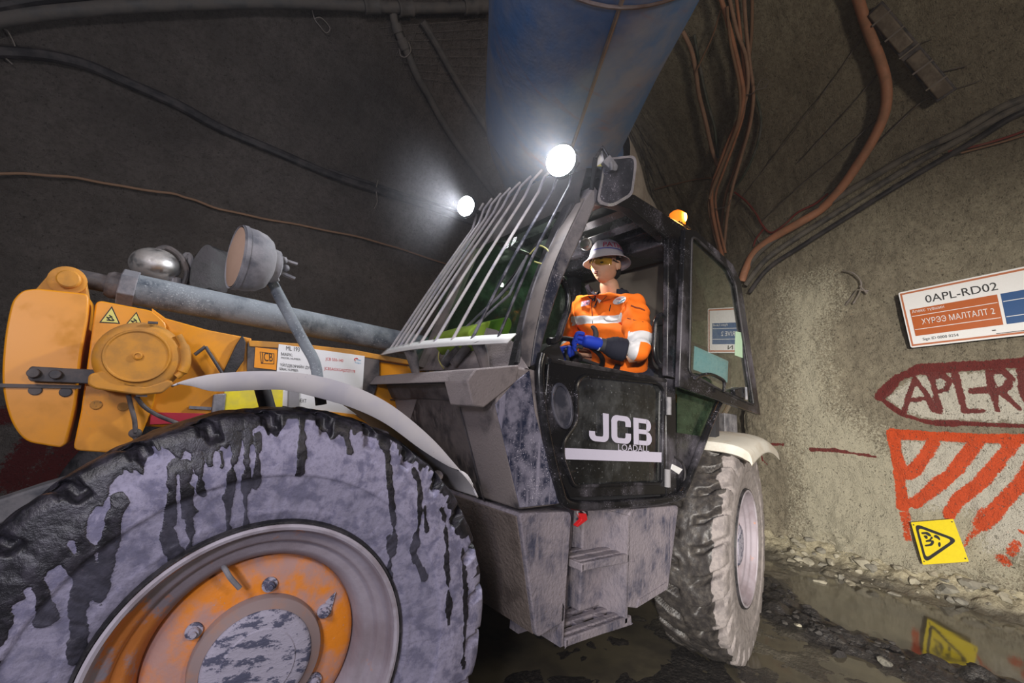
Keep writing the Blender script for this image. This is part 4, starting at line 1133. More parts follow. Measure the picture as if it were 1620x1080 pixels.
# door pillar
band('door_pillar', [(1058, 362), (1083, 368), (1077, 600), (1056, 594)], 0.035, M_black, bevel=0.006)
band('door_pillar_lower', [(1054, 598), (1069, 600), (1071, 786), (1055, 786)], 0.07, M_black, bevel=0.006)
MB().box((1.96, FAR - 0.06, 0.95), (2.06, FAR, zr)).build('far_door_pillar', M_black, MT)
for y0, y1 in ((375, 397), (562, 586)):
    MB().tube(pxY([(1079 - (y0 > 500) * 5, y0), (1079 - (y0 > 500) * 5, y1)], 0.02), 0.018, 12).build('door_hinge', M_black, MT)
MB().tube(pxY([(1058, 628), (1058, 656)], 0.02), 0.014, 12).build('door_hinge', M_steel2, MT)
MB().tube(pxY([(1056, 742), (1056, 770)], 0.02), 0.016, 12).build('door_hinge', M_steel2, MT)

# tubular frame under and behind the door
MB().tube(spline(pxY([(858, 560), (853, 590), (858, 650), (871, 720), (884, 770), (895, 795), (930, 800), (1000, 796), (1060, 789), (1080, 776), (1100, 730), (1124, 668), (1142, 628)], 0.04), 8), 0.021, 14).build('door_frame_tube', M_black, MT)

# lower door half
do = pxY([(868, 575), (882, 571), (1050, 602), (1054, 606), (1053, 782), (902, 787), (878, 735), (868, 690), (862, 640)], 0.03)
di = pxY([(911, 606), (922, 593), (1040, 606), (1049, 617), (1046, 764), (906, 769), (889, 722), (890, 698), (911, 668)], 0.03)
door = MB().frame(do, di, (0, 0.035, 0)).build('lower_door', M_black, MT, bevel=0.004)
MB().add([p + Vector((0, .015, 0)) for p in di], [tuple(range(9))]).build('lower_door_glass', M_glassdirty, door, smooth=0)
seal = rpoly(di, 0.03, 4); seal = seal + seal[:1]
MB().tube([p + Vector((0, -.004, 0)) for p in seal], 0.008, 8, cap=False).build('glass_seal', M_black, door)
MB().prism(pxY([(888, 708), (1048, 715.5), (1047, 731), (889, 726)], 0.028), (0, -0.002, 0)).build('white_band', M_white_print, door)
q = pxY([(932, 697), (1030, 705), (932, 650)], 0.027)
def wide_letters():
    """the maker's name in heavy square letters, built from plates"""
    o, ux, uy = q[0], (q[1] - q[0]), (q[2] - q[0])
    P = lambda a, b: o + ux * a + uy * b
    def plate(loop):
        MB().prism([P(a, b) for a, b in loop], (0, -0.002, 0)).build('maker_letter', M_white_print, door, smooth=0)
    def round_(c, r, a0, a1, n=6): return [(c[0] + r[0] * math.cos(math.radians(a0 + (a1 - a0) * k / n)), c[1] + r[1] * math.sin(math.radians(a0 + (a1 - a0) * k / n))) for k in range(n + 1)]
    t_ = 0.075; h = 0.17
    # J
    plate([(0.20, 1), (0.285, 1)] + round_((0.205, 0.22), (0.08, 0.22), 0, -90) + round_((0.085, 0.22), (0.085, 0.22), 270, 180) + [(0, 0.34), (0.08, 0.34)] + round_((0.105, 0.25), (0.025, 0.07), 180, 270, 4) + round_((0.18, 0.25), (0.025, 0.07), 270, 360, 4))
    # C
    plate([(0.64, 0.62), (0.64, 0.78)] + round_((0.56, 0.78), (0.08, 0.22), 0, 90) + round_((0.42, 0.78), (0.09, 0.22), 90, 180) + round_((0.42, 0.22), (0.09, 0.22), 180, 270) + round_((0.56, 0.22), (0.08, 0.22), 270, 360) +
          [(0.64, 0.38), (0.555, 0.38)] + round_((0.53, 0.26), (0.025, 0.07), 0, -90, 4) + round_((0.44, 0.26), (0.025, 0.07), 270, 180, 4) + round_((0.44, 0.74), (0.025, 0.07), 180, 90, 4) + round_((0.53, 0.74), (0.025, 0.07), 90, 0, 4) + [(0.555, 0.62)])
    # B : outer shape with two counters, as bars
    plate([(0.69, 0), (0.69, 1), (0.775, 1), (0.775, 0)])
    for b0, b1 in ((0, h), (0.42, 0.42 + h), (1 - h, 1)):
        plate([(0.77, b0), (0.77, b1), (0.93, b1), (0.93, b0)])
    plate(round_((0.92, 0.76), (0.08, 0.24), 90, -90, 8) + round_((0.91, 0.71), (0.012, 0.12), -90, 90, 4))
    plate(round_((0.92, 0.26), (0.09, 0.26), 90, -90, 8) + round_((0.91, 0.29), (0.012, 0.12), -90, 90, 4))
wide_letters()
q2 = pxY([(978, 712.5), (1027, 714.5), (978, 702)], 0.0265)
text('LOADALL', q2[0], q2[1], q2[2], M_white_print, door, 'model_lettering', 0.022)
sc = (891, 642)
def ell_px(rx, ry, n=28, tilt=0.22): return [(sc[0] + rx * math.cos(t) - tilt * 0.0 * ry * math.sin(t) + 0.16 * ry * math.sin(t) * 0.9, sc[1] + ry * math.sin(t)) for t in [2 * math.pi * k / n for k in range(n)]]
M_spk = dirty('speaker_grey', lin(44, 46, 58), 0.5, dust=lin(96, 94, 104), amt=0.3, scale=12)
spk = MB().frame(pxY(ell_px(16, 37), 0.020), pxY(ell_px(12.5, 31), 0.020), (0, 0.012, 0)).build('speaker_ring', M_spk, door, bevel=0.003)
MB().prism(pxY(ell_px(13, 32), 0.025), (0, 0.006, 0)).build('speaker_mesh', M_spk, spk)
MB().tube(pxY([(870, 570), (960, 585), (1052, 602)], 0.035), 0.012, 8).build('door_top_seal', M_rubberdark, door)

# rear quarter: glass over a dark panel
MB().prism(pxY([(1072, 612), (1134, 632), (1115, 693), (1072, 686)], 0.07), (0, 0.004, 0)).build('quarter_glass', M_gglass, MT, smooth=0)
MB().prism(pxY([(1070, 684), (1117, 691), (1098, 733), (1080, 775), (1071, 784)], 0.065), (0, 0.02, 0)).build('quarter_panel', M_black, MT)
MB().tube(spline(pxY([(1066, 722), (1078, 730), (1084, 748), (1080, 770)], 0.05), 4), 0.006, 8).build('quarter_cable', M_rubberdark, MT)
MB().prism(pxY([(1064, 734), (1080, 742), (1074, 750), (1062, 742)], 0.045), (0, 0.004, 0)).build('quarter_tag', M_paper, MT)

# upper door half folded right back against the cab side
UY = -0.03
uo = pxY([(1084, 361), (1101, 364), (1160, 418), (1173, 446), (1204, 657), (1140, 634), (1075, 612)], UY)
ui = pxY([(1094, 375), (1101, 377), (1152, 425), (1163, 449), (1192, 641), (1140, 617), (1090, 589)], UY)
ud = MB().frame(uo, ui, (0, 0.03, 0)).build('upper_door', M_black, MT, bevel=0.005)
MB().add([p + Vector((0, .012, 0)) for p in ui], [tuple(range(7))]).build('upper_door_glass', M_doorglass, ud, smooth=0)
sp_ = rpoly(ui, 0.03, 3); MB().tube([p + Vector((0, -.002, 0)) for p in sp_ + sp_[:1]], 0.007, 6, cap=False).build('glass_seal', M_rubberdark, ud)
MB().tube(spline(pxY([(1099, 598), (1108, 594), (1124, 592), (1142, 600), (1146, 606), (1145, 620)], UY - 0.03), 5), 0.010, 10).build('door_handle', M_black, ud)
MB().prism(pxY([(1162, 616), (1178, 612), (1186, 618), (1184, 632), (1164, 626)], UY - 0.02), (0, 0.03, 0)).build('door_latch', M_black, ud, bevel=0.004)
MB().tube(pxY([(1180, 612), (1181, 632)], UY - 0.03), 0.008, 8).build('latch_rod', M_steel2, ud)
pn = MB().prism(pxY([(1096, 540), (1158, 567), (1156, 613), (1094, 588)], UY + 0.022), (0, 0.008, 0)).build('window_screen', M_black, ud, bevel=0.002)
MB().prism(pxY([(1098.5, 547), (1152, 571), (1150.5, 605), (1096.5, 584)], UY + 0.0215), (0, -0.001, 0)).build('screen_glow', M_screen, pn)
MB().prism(pxY([(1164, 524), (1174, 526), (1175, 566), (1163, 562)], UY + 0.010), (0, 0.001, 0)).build('window_sticker', plain('pale_sticker', lin(176, 206, 178), 0.5), ud)

# inside: far side, rear wall, floor, seat, column, wheel
MB().box((1.05, FAR - 0.03, 0.95), (2.55, FAR, 1.55)).build('far_side_panel', M_dash, MT)
MB().add([(0.75, FAR, 1.55), (2.5, FAR, 1.55), (2.3, FAR, zr - 0.02), (hx, FAR, zr - 0.02)], [(0, 1, 2, 3)]).build('far_side_glass', glass('far_glass', (0.42, 0.58, 0.46, 1), 0.4, 0.6, lin(92, 124, 98)), MT, smooth=0)  # diffuse green film puts the green-lit look into the pane
ry0 = atY(980, 457, 0.8); 
MB().add([(2.50, 0.10, 1.5), (2.50, FAR, 1.5), (2.36, FAR, 2.06), (2.36, 0.10, 2.06)], [(0, 1, 2, 3)]).build('rear_glass', glass('rear_glass', (0.42, 0.58, 0.46, 1), 0.4, 0.65, lin(96, 128, 102)), MT, smooth=0)  # green-lit look put into the pane as a diffuse film
MB().box((2.335, 0.08, 2.05), (2.375, FAR, 2.09)).build('rear_glass_bar', M_rubberdark, MT)
MB().prism([(2.37, 0.08, 2.08), (2.12, 0.08, zr), (2.14, 0.08, zr + 0.03), (2.40, 0.08, 2.10)], (0, FAR - 0.08, 0)).build('rear_headlining', M_head, MT)
MB().box((1.12, 0.09, 0.95), (2.5, FAR, 1.0)).box((2.5, 0.09, 0.95), (2.55, FAR, 1.52)).build('cab_floor', M_dash, MT)
MB().prism([(1.0, 0.12, 1.06), (0.76, 0.12, 1.48), (1.0, 0.12, 1.60), (1.18, 0.12, 1.56), (1.18, 0.12, 1.06)], (0, FAR - 0.14, 0)).build('dashboard', M_dash, MT, bevel=0.02)
lamp('cab_fill', 'POINT', (1.62, 0.60, 2.34), 9.0, (1.0, 0.97, 0.9), shadow_soft_size=0.015)  # added fill for the driver and cab interior; the dome lamp is off
MB().tube([(2.15, 0.34, 1.02), (2.15, 0.34, 1.40)], 0.06, 16).tube([(2.15, 0.34, 1.40), (2.15, 0.34, 1.47)], [0.03, 0.02], 12).build('red_stand_in', M_red, MT)  # added red shape for the red seen in the door window
MB().prism([(1.9, 0.62, 1.15), (2.3, 0.62, 1.15), (2.3, 0.62, 1.42), (1.95, 0.62, 1.45)], (0, 0.05, 0)).build('yellow_stand_in', M_yellow, MT, bevel=0.01)  # added yellow shape for the yellow seen in the door window
# ------------------------------------------------------------------ windscreen guard
gy = lambda t: 0.09 + 0.86 * t
base_near = atY(806, 536, 0.08); base_far = atY(613, 556, 0.95)
def basept(t):
    p = base_near.lerp(base_far, t); p = p + Vector((-0.05 * math.sin(math.pi * t), 0, 0)); return p
rows_b = [[basept(t) + Vector((-0.028, 0, -0.022)), basept(t) + Vector((0.012, 0, 0.022))] for t in np.linspace(-0.02, 1.03, 24)]
gb = MB().grid(rows_b).build('guard_base_bar', plain('guard_base_white', lin(214, 214, 212), 0.5), MT, solid=0.006)
for px, w_ in (((668, 550), 13), ((772, 530), 17)):
    t_ = (px[0] - 806) / (613 - 806)
    b = basept(t_); 
    MB().tube([b, b + Vector((0.03, 0, -0.05)), b + Vector((0.06, 0, -0.13))], [0.03, 0.028, 0.018], 10).build('guard_leg', M_iron, gb)
topn = Vector((hx - 0.03, 0.10, 2.40)); topf = Vector((hx - 0.03, 0.93, 2.40))
bot_px = [618, 631, 643, 655, 668, 688, 712, 736, 760, 788]
for k, bx in enumerate(bot_px):
    t_ = (bx - 800) / (613 - 800.0)
    b = basept(t_)
    tt = 1 - (k / 9.0)
    tp = topn.lerp(topf, tt)
    tp = Vector((tp.x - 0.05 * math.sin(math.pi * tt), tp.y, tp.z))
    mid = b.lerp(tp, 0.5) + Vector((-0.03, 0, 0.01))
    tp = Vector((tp.x - 0.02, tp.y, tp.z + 0.03 + 0.5 * arch(tp.y)))
    end = Vector((hx + 0.01, tp.y, zr + 0.085 + arch(tp.y)))
    pts = spline([b, mid, tp], 6)
    pts = pts + [tp.lerp(end, 0.5) + Vector((-0.012, 0, 0.006)), end]
    MB().tube(pts, 0.0075 if k < 9 else 0.0065, 8).build('guard_bar', M_guard if k < 8 else M_guarddark, MT)
MB().bar(topn + Vector((-0.01, -0.02, 0.0)), topf + Vector((-0.01, 0.02, 0.0)), 0.012, 0.006).build('guard_top_rail', M_guard, MT) if False else None

# wiper and hoses
wl_ = onw([(700, 572), (728, 528), (800, 458), (830, 412)], 0.03)
wp = MB().tube(spline(wl_, 5), 0.008, 8).tube(onw([(708, 572), (745, 520), (806, 466), (834, 404)], 0.03), 0.007, 8).build('wiper_arm', M_steel2, MT)
MB().tube(onw([(770, 492), (868, 360)], 0.018), 0.006, 6).build('wiper_blade', M_rubberdark, wp)
MB().tube(onw([(703, 575), (726, 552)], 0.045), 0.022, 12).tube(onw([(717, 576), (740, 548)], 0.045), 0.022, 12).build('wiper_motor', M_iron, wp)
MB().tube(spline(onw([(838, 402), (852, 389), (866, 395), (870, 408), (860, 417), (846, 414)], 0.03), 6), 0.004, 8).build('washer_hose', plain('hose_yellow', lin(200, 194, 120), 0.5), MT)
MB().tube(spline(onw([(702, 583), (694, 568), (697, 552), (716, 535), (748, 518)], 0.03), 6), 0.003, 8).build('washer_hose', plain('hose_yellow2', lin(196, 186, 110), 0.5), MT)

# work lamps on the front corners of the roof
LDIR = Vector((-0.86, -0.36, -0.22)).normalized()
for nm, px, Y, r in (('near', (887, 254), 0.12, 0.072), ('far', (737, 326), 0.90, 0.058)):
    c = atY(px[0], px[1], Y)
    h = MB().lathe([(r * 1.08, 0.004), (r * 1.12, 0.0), (r * 1.12, -0.03), (r * 0.8, -0.065), (r * 0.4, -0.075), (0, -0.075)], c, LDIR, 32).build('work_lamp', M_black, MT)
    tag(h, 'lit round work lamp on the %s front corner of the cab roof' % nm)
    MB().lathe([(0, 0.022), (r * 0.6, 0.016), (r * 0.9, 0.006), (r * 1.04, 0.0)], c, LDIR, 32).build('lamp_lens', M_lamp, h)
    MB().bar(c - LDIR * 0.05, Vector((hx + 0.08, c.y + (0.05 if nm == 'near' else -0.02), zr + 0.06)), 0.03, 0.012).build('lamp_bracket', M_black, h)
    lamp('work_light', 'SPOT', c + LDIR * 0.032, 95 if nm == 'near' else 125, (0.93, 0.95, 1.0), c + (LDIR * 2 + Vector((-0.1, 0.05, -0.75)) if nm == 'near' else Vector((-1.5, 1.5, 0.15))), spot_size=math.radians(150), spot_blend=0.7, shadow_soft_size=0.05)
    tag(MB().ell(c + LDIR * 0.03, (0.62, 0, 0), (0, 0.62, 0), (0, 0, 0.62), 24, 14).build('dust_haze_glow', lampglow('lamp_bloom_' + nm, 0.62, 0.10 if nm == 'near' else 0.08)), kind='stuff')  # added glow ball round each lamp, imitating lens bloom

# near mirror seen from behind
mc = atY(975, 286, -0.02); mn = (CAM_F * 0.9 - CAM_R * 0.25).normalized()
mp = lambda l, off=0.0: [onp(x, y, mc + mn * off, mn) for x, y in l]
mir = MB().prism(rpoly(mp([(958, 251), (1003, 246), (1007, 258), (1000, 308), (968, 327), (945, 320)]), [0.03, 0.03, 0.02, 0.05, 0.04, 0.03], 5), mn * 0.035).build('mirror', M_mirror, MT, bevel=0.010, bseg=3)
MB().frame(rpoly(mp([(957, 250), (1004, 245), (1008, 258), (1001, 309), (968, 328), (944, 321)], -0.002), 0.03, 4), rpoly(mp([(960, 253), (1001, 249), (1004, 259), (998, 305), (968, 323), (948, 317)], -0.002), 0.028, 4), mn * 0.006).build('mirror_rim', M_pillar, mir)
MB().prism(rpoly(mp([(954, 256), (965, 244), (978, 262), (976, 270), (968, 270)], -0.03), 0.008, 3), mn * 0.03).tube(mp([(967, 257), (968, 270)], -0.036), 0.010, 12).build('mirror_clamp', M_steel2, mir, bevel=0.003)
MB().tube(mp([(942, 250), (953, 233), (963, 250)], 0.0), 0.009, 8).tube(mp([(942, 250), (936, 300)], 0.02), 0.012, 10).build('mirror_arm', M_black, MT)
MB().prism(mp([(941, 262), (952, 238), (958, 262)], 0.02), mn * 0.004).build('mirror_bracket_plate', M_paper, MT)
MB().prism(mp([(944, 263), (954, 256), (955, 263)], 0.017), mn * 0.002).build('bracket_sticker', M_sticker_yellow, MT)

# beacon
bc = atY(1071, 350, 0.16)
bh = MB().box(bc + Vector((-0.05, -0.05, -0.05)), bc + Vector((0.09, 0.09, -0.03))).build('beacon_base', M_black, MT)
MB().lathe([(0, 0.075), (0.03, 0.072), (0.048, 0.055), (0.052, 0.0), (0.052, -0.03)], bc + Vector((0, 0, -0.005)), (0, 0, 1), 24).build('beacon', M_beacon, MT)
MB().ell(bc + Vector((0.015, -0.046, 0.02)), (0.014, 0, 0), (0, 0.014, 0), (0, 0, 0.032)).build('beacon_flash', M_beaconhot, MT)
lamp('beacon_light', 'POINT', bc + Vector((0.03, -0.08, 0.05)), 3.0, (1.0, 0.42, 0.08), shadow_soft_size=0.04)

# grab rails
MB().tube(spline(pxY([(868, 540), (881, 536), (890, 512), (898, 488), (899, 466), (892, 447), (886, 440)], 0.12), 6), 0.017, 12).build('grab_rail', M_black, MT)
MB().tube(spline(pxY([(1058, 500), (1046, 498), (1038, 506), (1036, 525), (1035, 552), (1039, 570), (1050, 582)], 0.10), 6), 0.015, 12).build('grab_rail', M_black, MT)
# dome lamp by the header
dl = atY(926, 385, 0.30)
MB().lathe([(0, 0.01), (0.025, 0.0), (0.034, -0.012), (0.034, -0.03), (0.02, -0.05), (0, -0.05)], dl, (-CAM_F - CAM_R * 0.35).normalized(), 24).build('dome_lamp', M_paper, MT)
MB().lathe([(0, 0.014), (0.022, 0.006), (0.026, -0.002), (0.0, -0.004)], dl, (-CAM_F - CAM_R * 0.35).normalized(), 24).build('dome_lens', M_chrome, MT)
MB().tube([dl + CAM_F * 0.04, dl + Vector((0.1, 0.1, 0.10))], 0.012, 8).build('dome_stalk', M_black, MT)

# seat, steering column and wheel
MB().prism(rpoly([(2.06, .22, 1.42), (2.10, .22, 1.95), (2.22, .22, 2.02), (2.30, .22, 1.95), (2.24, .22, 1.42)], 0.06, 4), (0, 0.5, 0)).build('seat_back', M_seat, MT, bevel=0.03, bseg=3)
MB().prism(rpoly([(1.60, .22, 1.40), (1.60, .22, 1.52), (2.12, .22, 1.50), (2.12, .22, 1.36)], 0.05, 4), (0, 0.5, 0)).build('seat_cushion', M_seat, MT, bevel=0.03, bseg=3)
MB().box((1.75, 0.3, 1.0), (2.1, 0.64, 1.40)).build('seat_base', M_dash, MT, bevel=0.02)
SW = atY(911, 560, 0.54); SWN = Vector((0.40, 0, 0.92)).normalized()
u_ = SWN.cross(Vector((0, 1, 0))).normalized(); v_ = SWN.cross(u_)
ring = [SW + (u_ * math.cos(t) + v_ * math.sin(t)) * 0.17 for t in np.linspace(0, 2 * math.pi, 49)]
sw = MB().tube(ring, 0.015, 10, cap=False).build('steering_wheel', M_rubberdark, MT)
MB().ell(SW - SWN * 0.02, u_ * 0.05, v_ * 0.05, SWN * 0.03).build('wheel_boss', M_dash, sw)
for a in (0.5, 2.6, 4.71):
    MB().tube([SW - SWN * 0.02, SW + (u_ * math.cos(a) + v_ * math.sin(a)) * 0.165], 0.011, 8).build('wheel_spoke', M_dash, sw)
MB().tube([SW - SWN * 0.03, SW - SWN * 0.45 + Vector((-0.06, 0, 0))], [0.035, 0.05], 14).build('steering_column', M_dash, MT)
MB().prism(pxY([(850, 566), (866, 548), (884, 540), (900, 584), (860, 580)], 0.30), (0, 0.12, 0)).build('side_console', M_dash, MT, bevel=0.01)
MB().ell(atY(918, 582, 0.16), (0.10, 0, 0), (0, 0.03, 0), (0, 0, 0.012)).build('window_catch', M_steel2, MT)
jk = atY(778, 528, 0.62)
cl = MB().prism(rpoly([atY(x, y, 0.45) for x, y in [(738, 528), (752, 514), (780, 506), (806, 500), (812, 512), (802, 536), (760, 560)]], 0.03, 3), (0, 0.35, 0)).build('rolled_vest', M_lime, None, bevel=0.02, bseg=3)
tag(cl, 'lime green cloth bundle lying behind the windscreen on the dashboard', 'vest')
# ================================================================== the driver
def skin(name, verts, edges, radii, mat, parent=None, sub=2, root=0):
    me = bpy.data.meshes.new(name)
    c = Vector((sum(v[0] for v in verts) / len(verts), sum(v[1] for v in verts) / len(verts), sum(v[2] for v in verts) / len(verts)))
    me.from_pydata([tuple(Vector(v) - c) for v in verts], edges, [])
    o = bpy.data.objects.new(name + '_source', me); COL.objects.link(o)
    md = o.modifiers.new('skin', 'SKIN'); md.use_smooth_shade = True
    for i, sv in enumerate(me.skin_vertices[0].data):
        r = radii[i]; sv.radius = r if isinstance(r, tuple) else (r, r)
        sv.use_root = (i == root)
    s = o.modifiers.new('sub', 'SUBSURF'); s.levels = sub; s.render_levels = sub
    dg = bpy.context.evaluated_depsgraph_get()
    m2 = bpy.data.meshes.new_from_object(o.evaluated_get(dg))
    bpy.data.objects.remove(o); bpy.data.meshes.remove(me)
    m2.name = name; m2.materials.clear()
    for m in (mat if isinstance(mat, list) else [mat]): m2.materials.append(m)
    m2.polygons.foreach_set('use_smooth', [True] * len(m2.polygons))
    r = bpy.data.objects.new(name, m2); COL.objects.link(r)
    if parent: r.parent = parent
    r.location = c - wloc(parent); WLOC[r.name] = c
    return r

M_skin = plain('skin', lin(196, 150, 122), 0.55, grain=0.12)
M_hair = plain('hair', lin(22, 20, 20), 0.6)
M_hivis = plain('orange_cloth', lin(255, 120, 10), 0.8, grain=0.10)
M_reflect = plain('reflective_tape', lin(214, 214, 218), 0.45, grain=0.05)
M_navy = plain('navy_cloth', lin(26, 28, 44), 0.85)
M_glove = plain('blue_glove', lin(22, 62, 196), 0.7)
M_glovegrey = plain('grey_glove_rubber', lin(58, 58, 62), 0.7)
M_helmet = plain('white_helmet', lin(186, 180, 190), 0.4, grain=0.05)
M_amberlens = glass('amber_lens', (0.80, 0.78, 0.22, 1), 2.2)

pelvis = Vector((2.00, 0.47, 1.58)); belly = Vector((1.98, 0.47, 1.74)); chest = Vector((1.93, 0.46, 1.92)); upper = Vector((1.90, 0.455, 2.02))
neck = Vector((1.865, 0.45, 2.115)); headc = atY(958, 421, 0.45)
sN = atY(1003, 487, 0.27); sF = atY(921, 487, 0.66)
eN = atY(1012, 560, 0.17); wN = atY(956, 546, 0.30)
eF = atY(905, 548, 0.80); wF = atY(902, 555, 0.62)
person = None
# one body: head, neck, trunk, arms, legs
hip = [Vector((1.96, 0.47 + s * 0.10, 1.56)) for s in (-1, 1)]
knee = [Vector((1.52, 0.47 + s * 0.13, 1.50)) for s in (-1, 1)]
foot = [Vector((1.40, 0.47 + s * 0.13, 1.06)) for s in (-1, 1)]
V = [pelvis, belly, chest, upper, neck, headc + Vector((0.02, 0, -0.07)), sN, eN, wN, sF, eF, wF, hip[0], knee[0], foot[0], hip[1], knee[1], foot[1]]
E_ = [(0, 1), (1, 2), (2, 3), (3, 4), (4, 5), (3, 6), (6, 7), (7, 8), (3, 9), (9, 10), (10, 11), (0, 12), (12, 13), (13, 14), (0, 15), (15, 16), (16, 17)]
Rr = [0.10, 0.085, 0.085, 0.065, 0.066, 0.064, 0.055, 0.045, 0.032, 0.055, 0.045, 0.032, 0.085, 0.065, 0.045, 0.085, 0.065, 0.045]
person = skin('person', V, E_, Rr, [M_skin], None, 2)
tag(person, 'driver in orange jacket, white helmet and blue gloves seated at the steering wheel', 'person')

for v in person.data.vertices:
    if v.co.z + person.location.z < 2.07: v.co -= v.normal * 0.030
    p_ = v.co + person.location
    if 1.60 < p_.z < 2.06 and 0.27 < p_.y < 0.66 and p_.x > 1.72:
        k_ = 0.85 * min(1, (2.06 - p_.z) / 0.03)
        v.co.x += (1.99 - p_.x) * k_; v.co.y += (0.46 - p_.y) * k_ * 0.6

# head (own surface merged into the body mesh below)
HF = Vector((-0.995, -0.04, -0.03)).normalized()      # where the driver looks
HU = (Vector((0, 0, 1)) - HF * HF.z).normalized(); HR = HF.cross(HU)   # HR = his right (away from viewer)
def g(d, s): return math.exp(-(d * d) / (2 * s * s))
def head_pt(th, ph):
    # th from the crown, ph around from the face
    x = math.sin(th) * math.cos(ph); y = math.sin(th) * math.sin(ph); z = math.cos(th)
    if z < 0:
        q_ = math.sin(th) ** (-0.38 if th < 3.05 else 0) if math.sin(th) > 0.02 else 1.0
        x *= min(q_, 2.2); y *= min(q_, 2.2)
    fx, fy, fz = 0.106 * x, 0.083 * y, 0.116 * z
    if z < 0:                                   # jaw tapers, back of head comes in to the neck
        k = -z
        fy *= 1 - 0.42 * k ** 1.6
        if x < 0: fx *= 1 - 0.55 * k
        else: fx *= 1 - 0.02 * k
    if x > 0:
        f = 1.0
        a = math.degrees(ph); a = (a + 180) % 360 - 180
        Z = fz
        # flat face plane
        fx = fx * (1 - 0.10 * g(Z + 0.02, 0.05))
        fx += 0.044 * g(a, 9) * g(Z + 0.034, 0.012) + 0.024 * g(a, 7) * g(Z + 0.012, 0.020)      # nose
        fx += 0.006 * g(a, 30) * g(Z - 0.018, 0.012)                                     # brow
        fx -= 0.011 * (g(a - 24, 11) + g(a + 24, 11)) * g(Z + 0.004, 0.013)               # eyes
        fx += 0.010 * g(a, 15) * g(Z + 0.063, 0.006) + 0.010 * g(a, 13) * g(Z + 0.076, 0.006)   # lips
        fx -= 0.006 * g(a, 18) * g(Z + 0.069, 0.003)
        fx -= 0.005 * g(a, 20) * g(Z + 0.088, 0.006)
        fx += 0.010 * g(a, 22) * g(Z + 0.104, 0.012)                                     # chin
        fy += (0.008 * math.copysign(1, fy)) * g(abs(a) - 55, 16) * g(Z + 0.015, 0.02)       # cheekbone
    return headc + HF * fx - HR * fy + HU * fz
hv = []; NR, NS = 44, 72
for i in range(NR + 1):
    for k in range(NS): hv.append(head_pt(math.pi * i / NR, 2 * math.pi * k / NS))
hf = [(i * NS + k, i * NS + (k + 1) % NS, (i + 1) * NS + (k + 1) % NS, (i + 1) * NS + k) for i in range(NR) for k in range(NS)]
mbh = MB().add(hv, hf)
for s in (-1, 1):   # ears
    ec = headc + HR * (0.083 * s) - HF * 0.012 + HU * -0.005
    mbh.ell(ec, HF * 0.018 - HU * 0.004, HR * (0.010 * s) - HF * 0.006, HU * 0.032, 14, 10)
    mbh.ell(ec + HR * (0.006 * s) - HF * 0.008, HF * 0.018, HR * (0.006 * s) - HF * 0.004, HU * 0.030, 14, 10)
    mbh.ell(ec - HU * 0.026 + HF * 0.002, HF * 0.010, HR * 0.006, HU * 0.010, 10, 8)
ho = mbh.build('head_source', M_skin, None, smooth=180)
# join into the body mesh so that the figure is one mesh
bm = bmesh.new(); bm.from_mesh(person.data)
tmp = ho.data.copy(); off = ho.location - person.location
tmp.transform(Matrix.Translation(off)); bm.from_mesh(tmp); bm.to_mesh(person.data); bm.free()
bpy.data.objects.remove(ho); bpy.data.meshes.remove(tmp)
person.data.polygons.foreach_set('use_smooth', [True] * len(person.data.polygons))

# eyes, brows, hair
H = lambda f, r, u: headc + HF * f + HR * r + HU * u
MB().ell(H(-0.018, 0, 0.008), HF * 0.093, HR * 0.086, HU * 0.092).ell(H(-0.056, 0, -0.028), HF * 0.052, HR * 0.073, HU * 0.058).build('hair', M_hair, person)
for s in (-1, 1):
    MB().ell(H(0.082, 0.031 * s, -0.004), HF * 0.008, HR * 0.013, HU * 0.005).build('eye', M_hair, person)
    MB().ell(H(0.092, 0.030 * s, 0.018), HF * 0.006, HR * 0.018, HU * 0.0035).build('eyebrow', M_hair, person)
MB().ell(H(0.101, 0, -0.064), HF * 0.006, HR * 0.020, HU * 0.0040).ell(H(0.100, 0, -0.073), HF * 0.007, HR * 0.017, HU * 0.005).build('mouth', plain('lips', lin(158, 98, 88), 0.5), person)
# safety glasses
gr = []
for a in np.linspace(-62, 62, 26):
    r = math.radians(a)
    row = []
    for u in np.linspace(-0.020, 0.026, 5):
        row.append(H(0.118 * math.cos(r) - 0.004 + (0.008 if abs(a) < 8 else 0) - abs(u) * 0.1, 0.096 * math.sin(r), u - 0.003))
    gr.append(row)
gl_ = MB().grid(gr).build('safety_glasses', M_amberlens, person)
MB().tube([r[-1] for r in gr], 0.003, 6).build('glasses_brow', M_hair, gl_)
for s in (-1, 1):
    MB().tube([H(0.045, 0.089 * s, 0.010), H(-0.01, 0.091 * s, 0.007), H(-0.04, 0.089 * s, -0.004)], 0.004, 6).build('glasses_arm', M_hair, gl_)

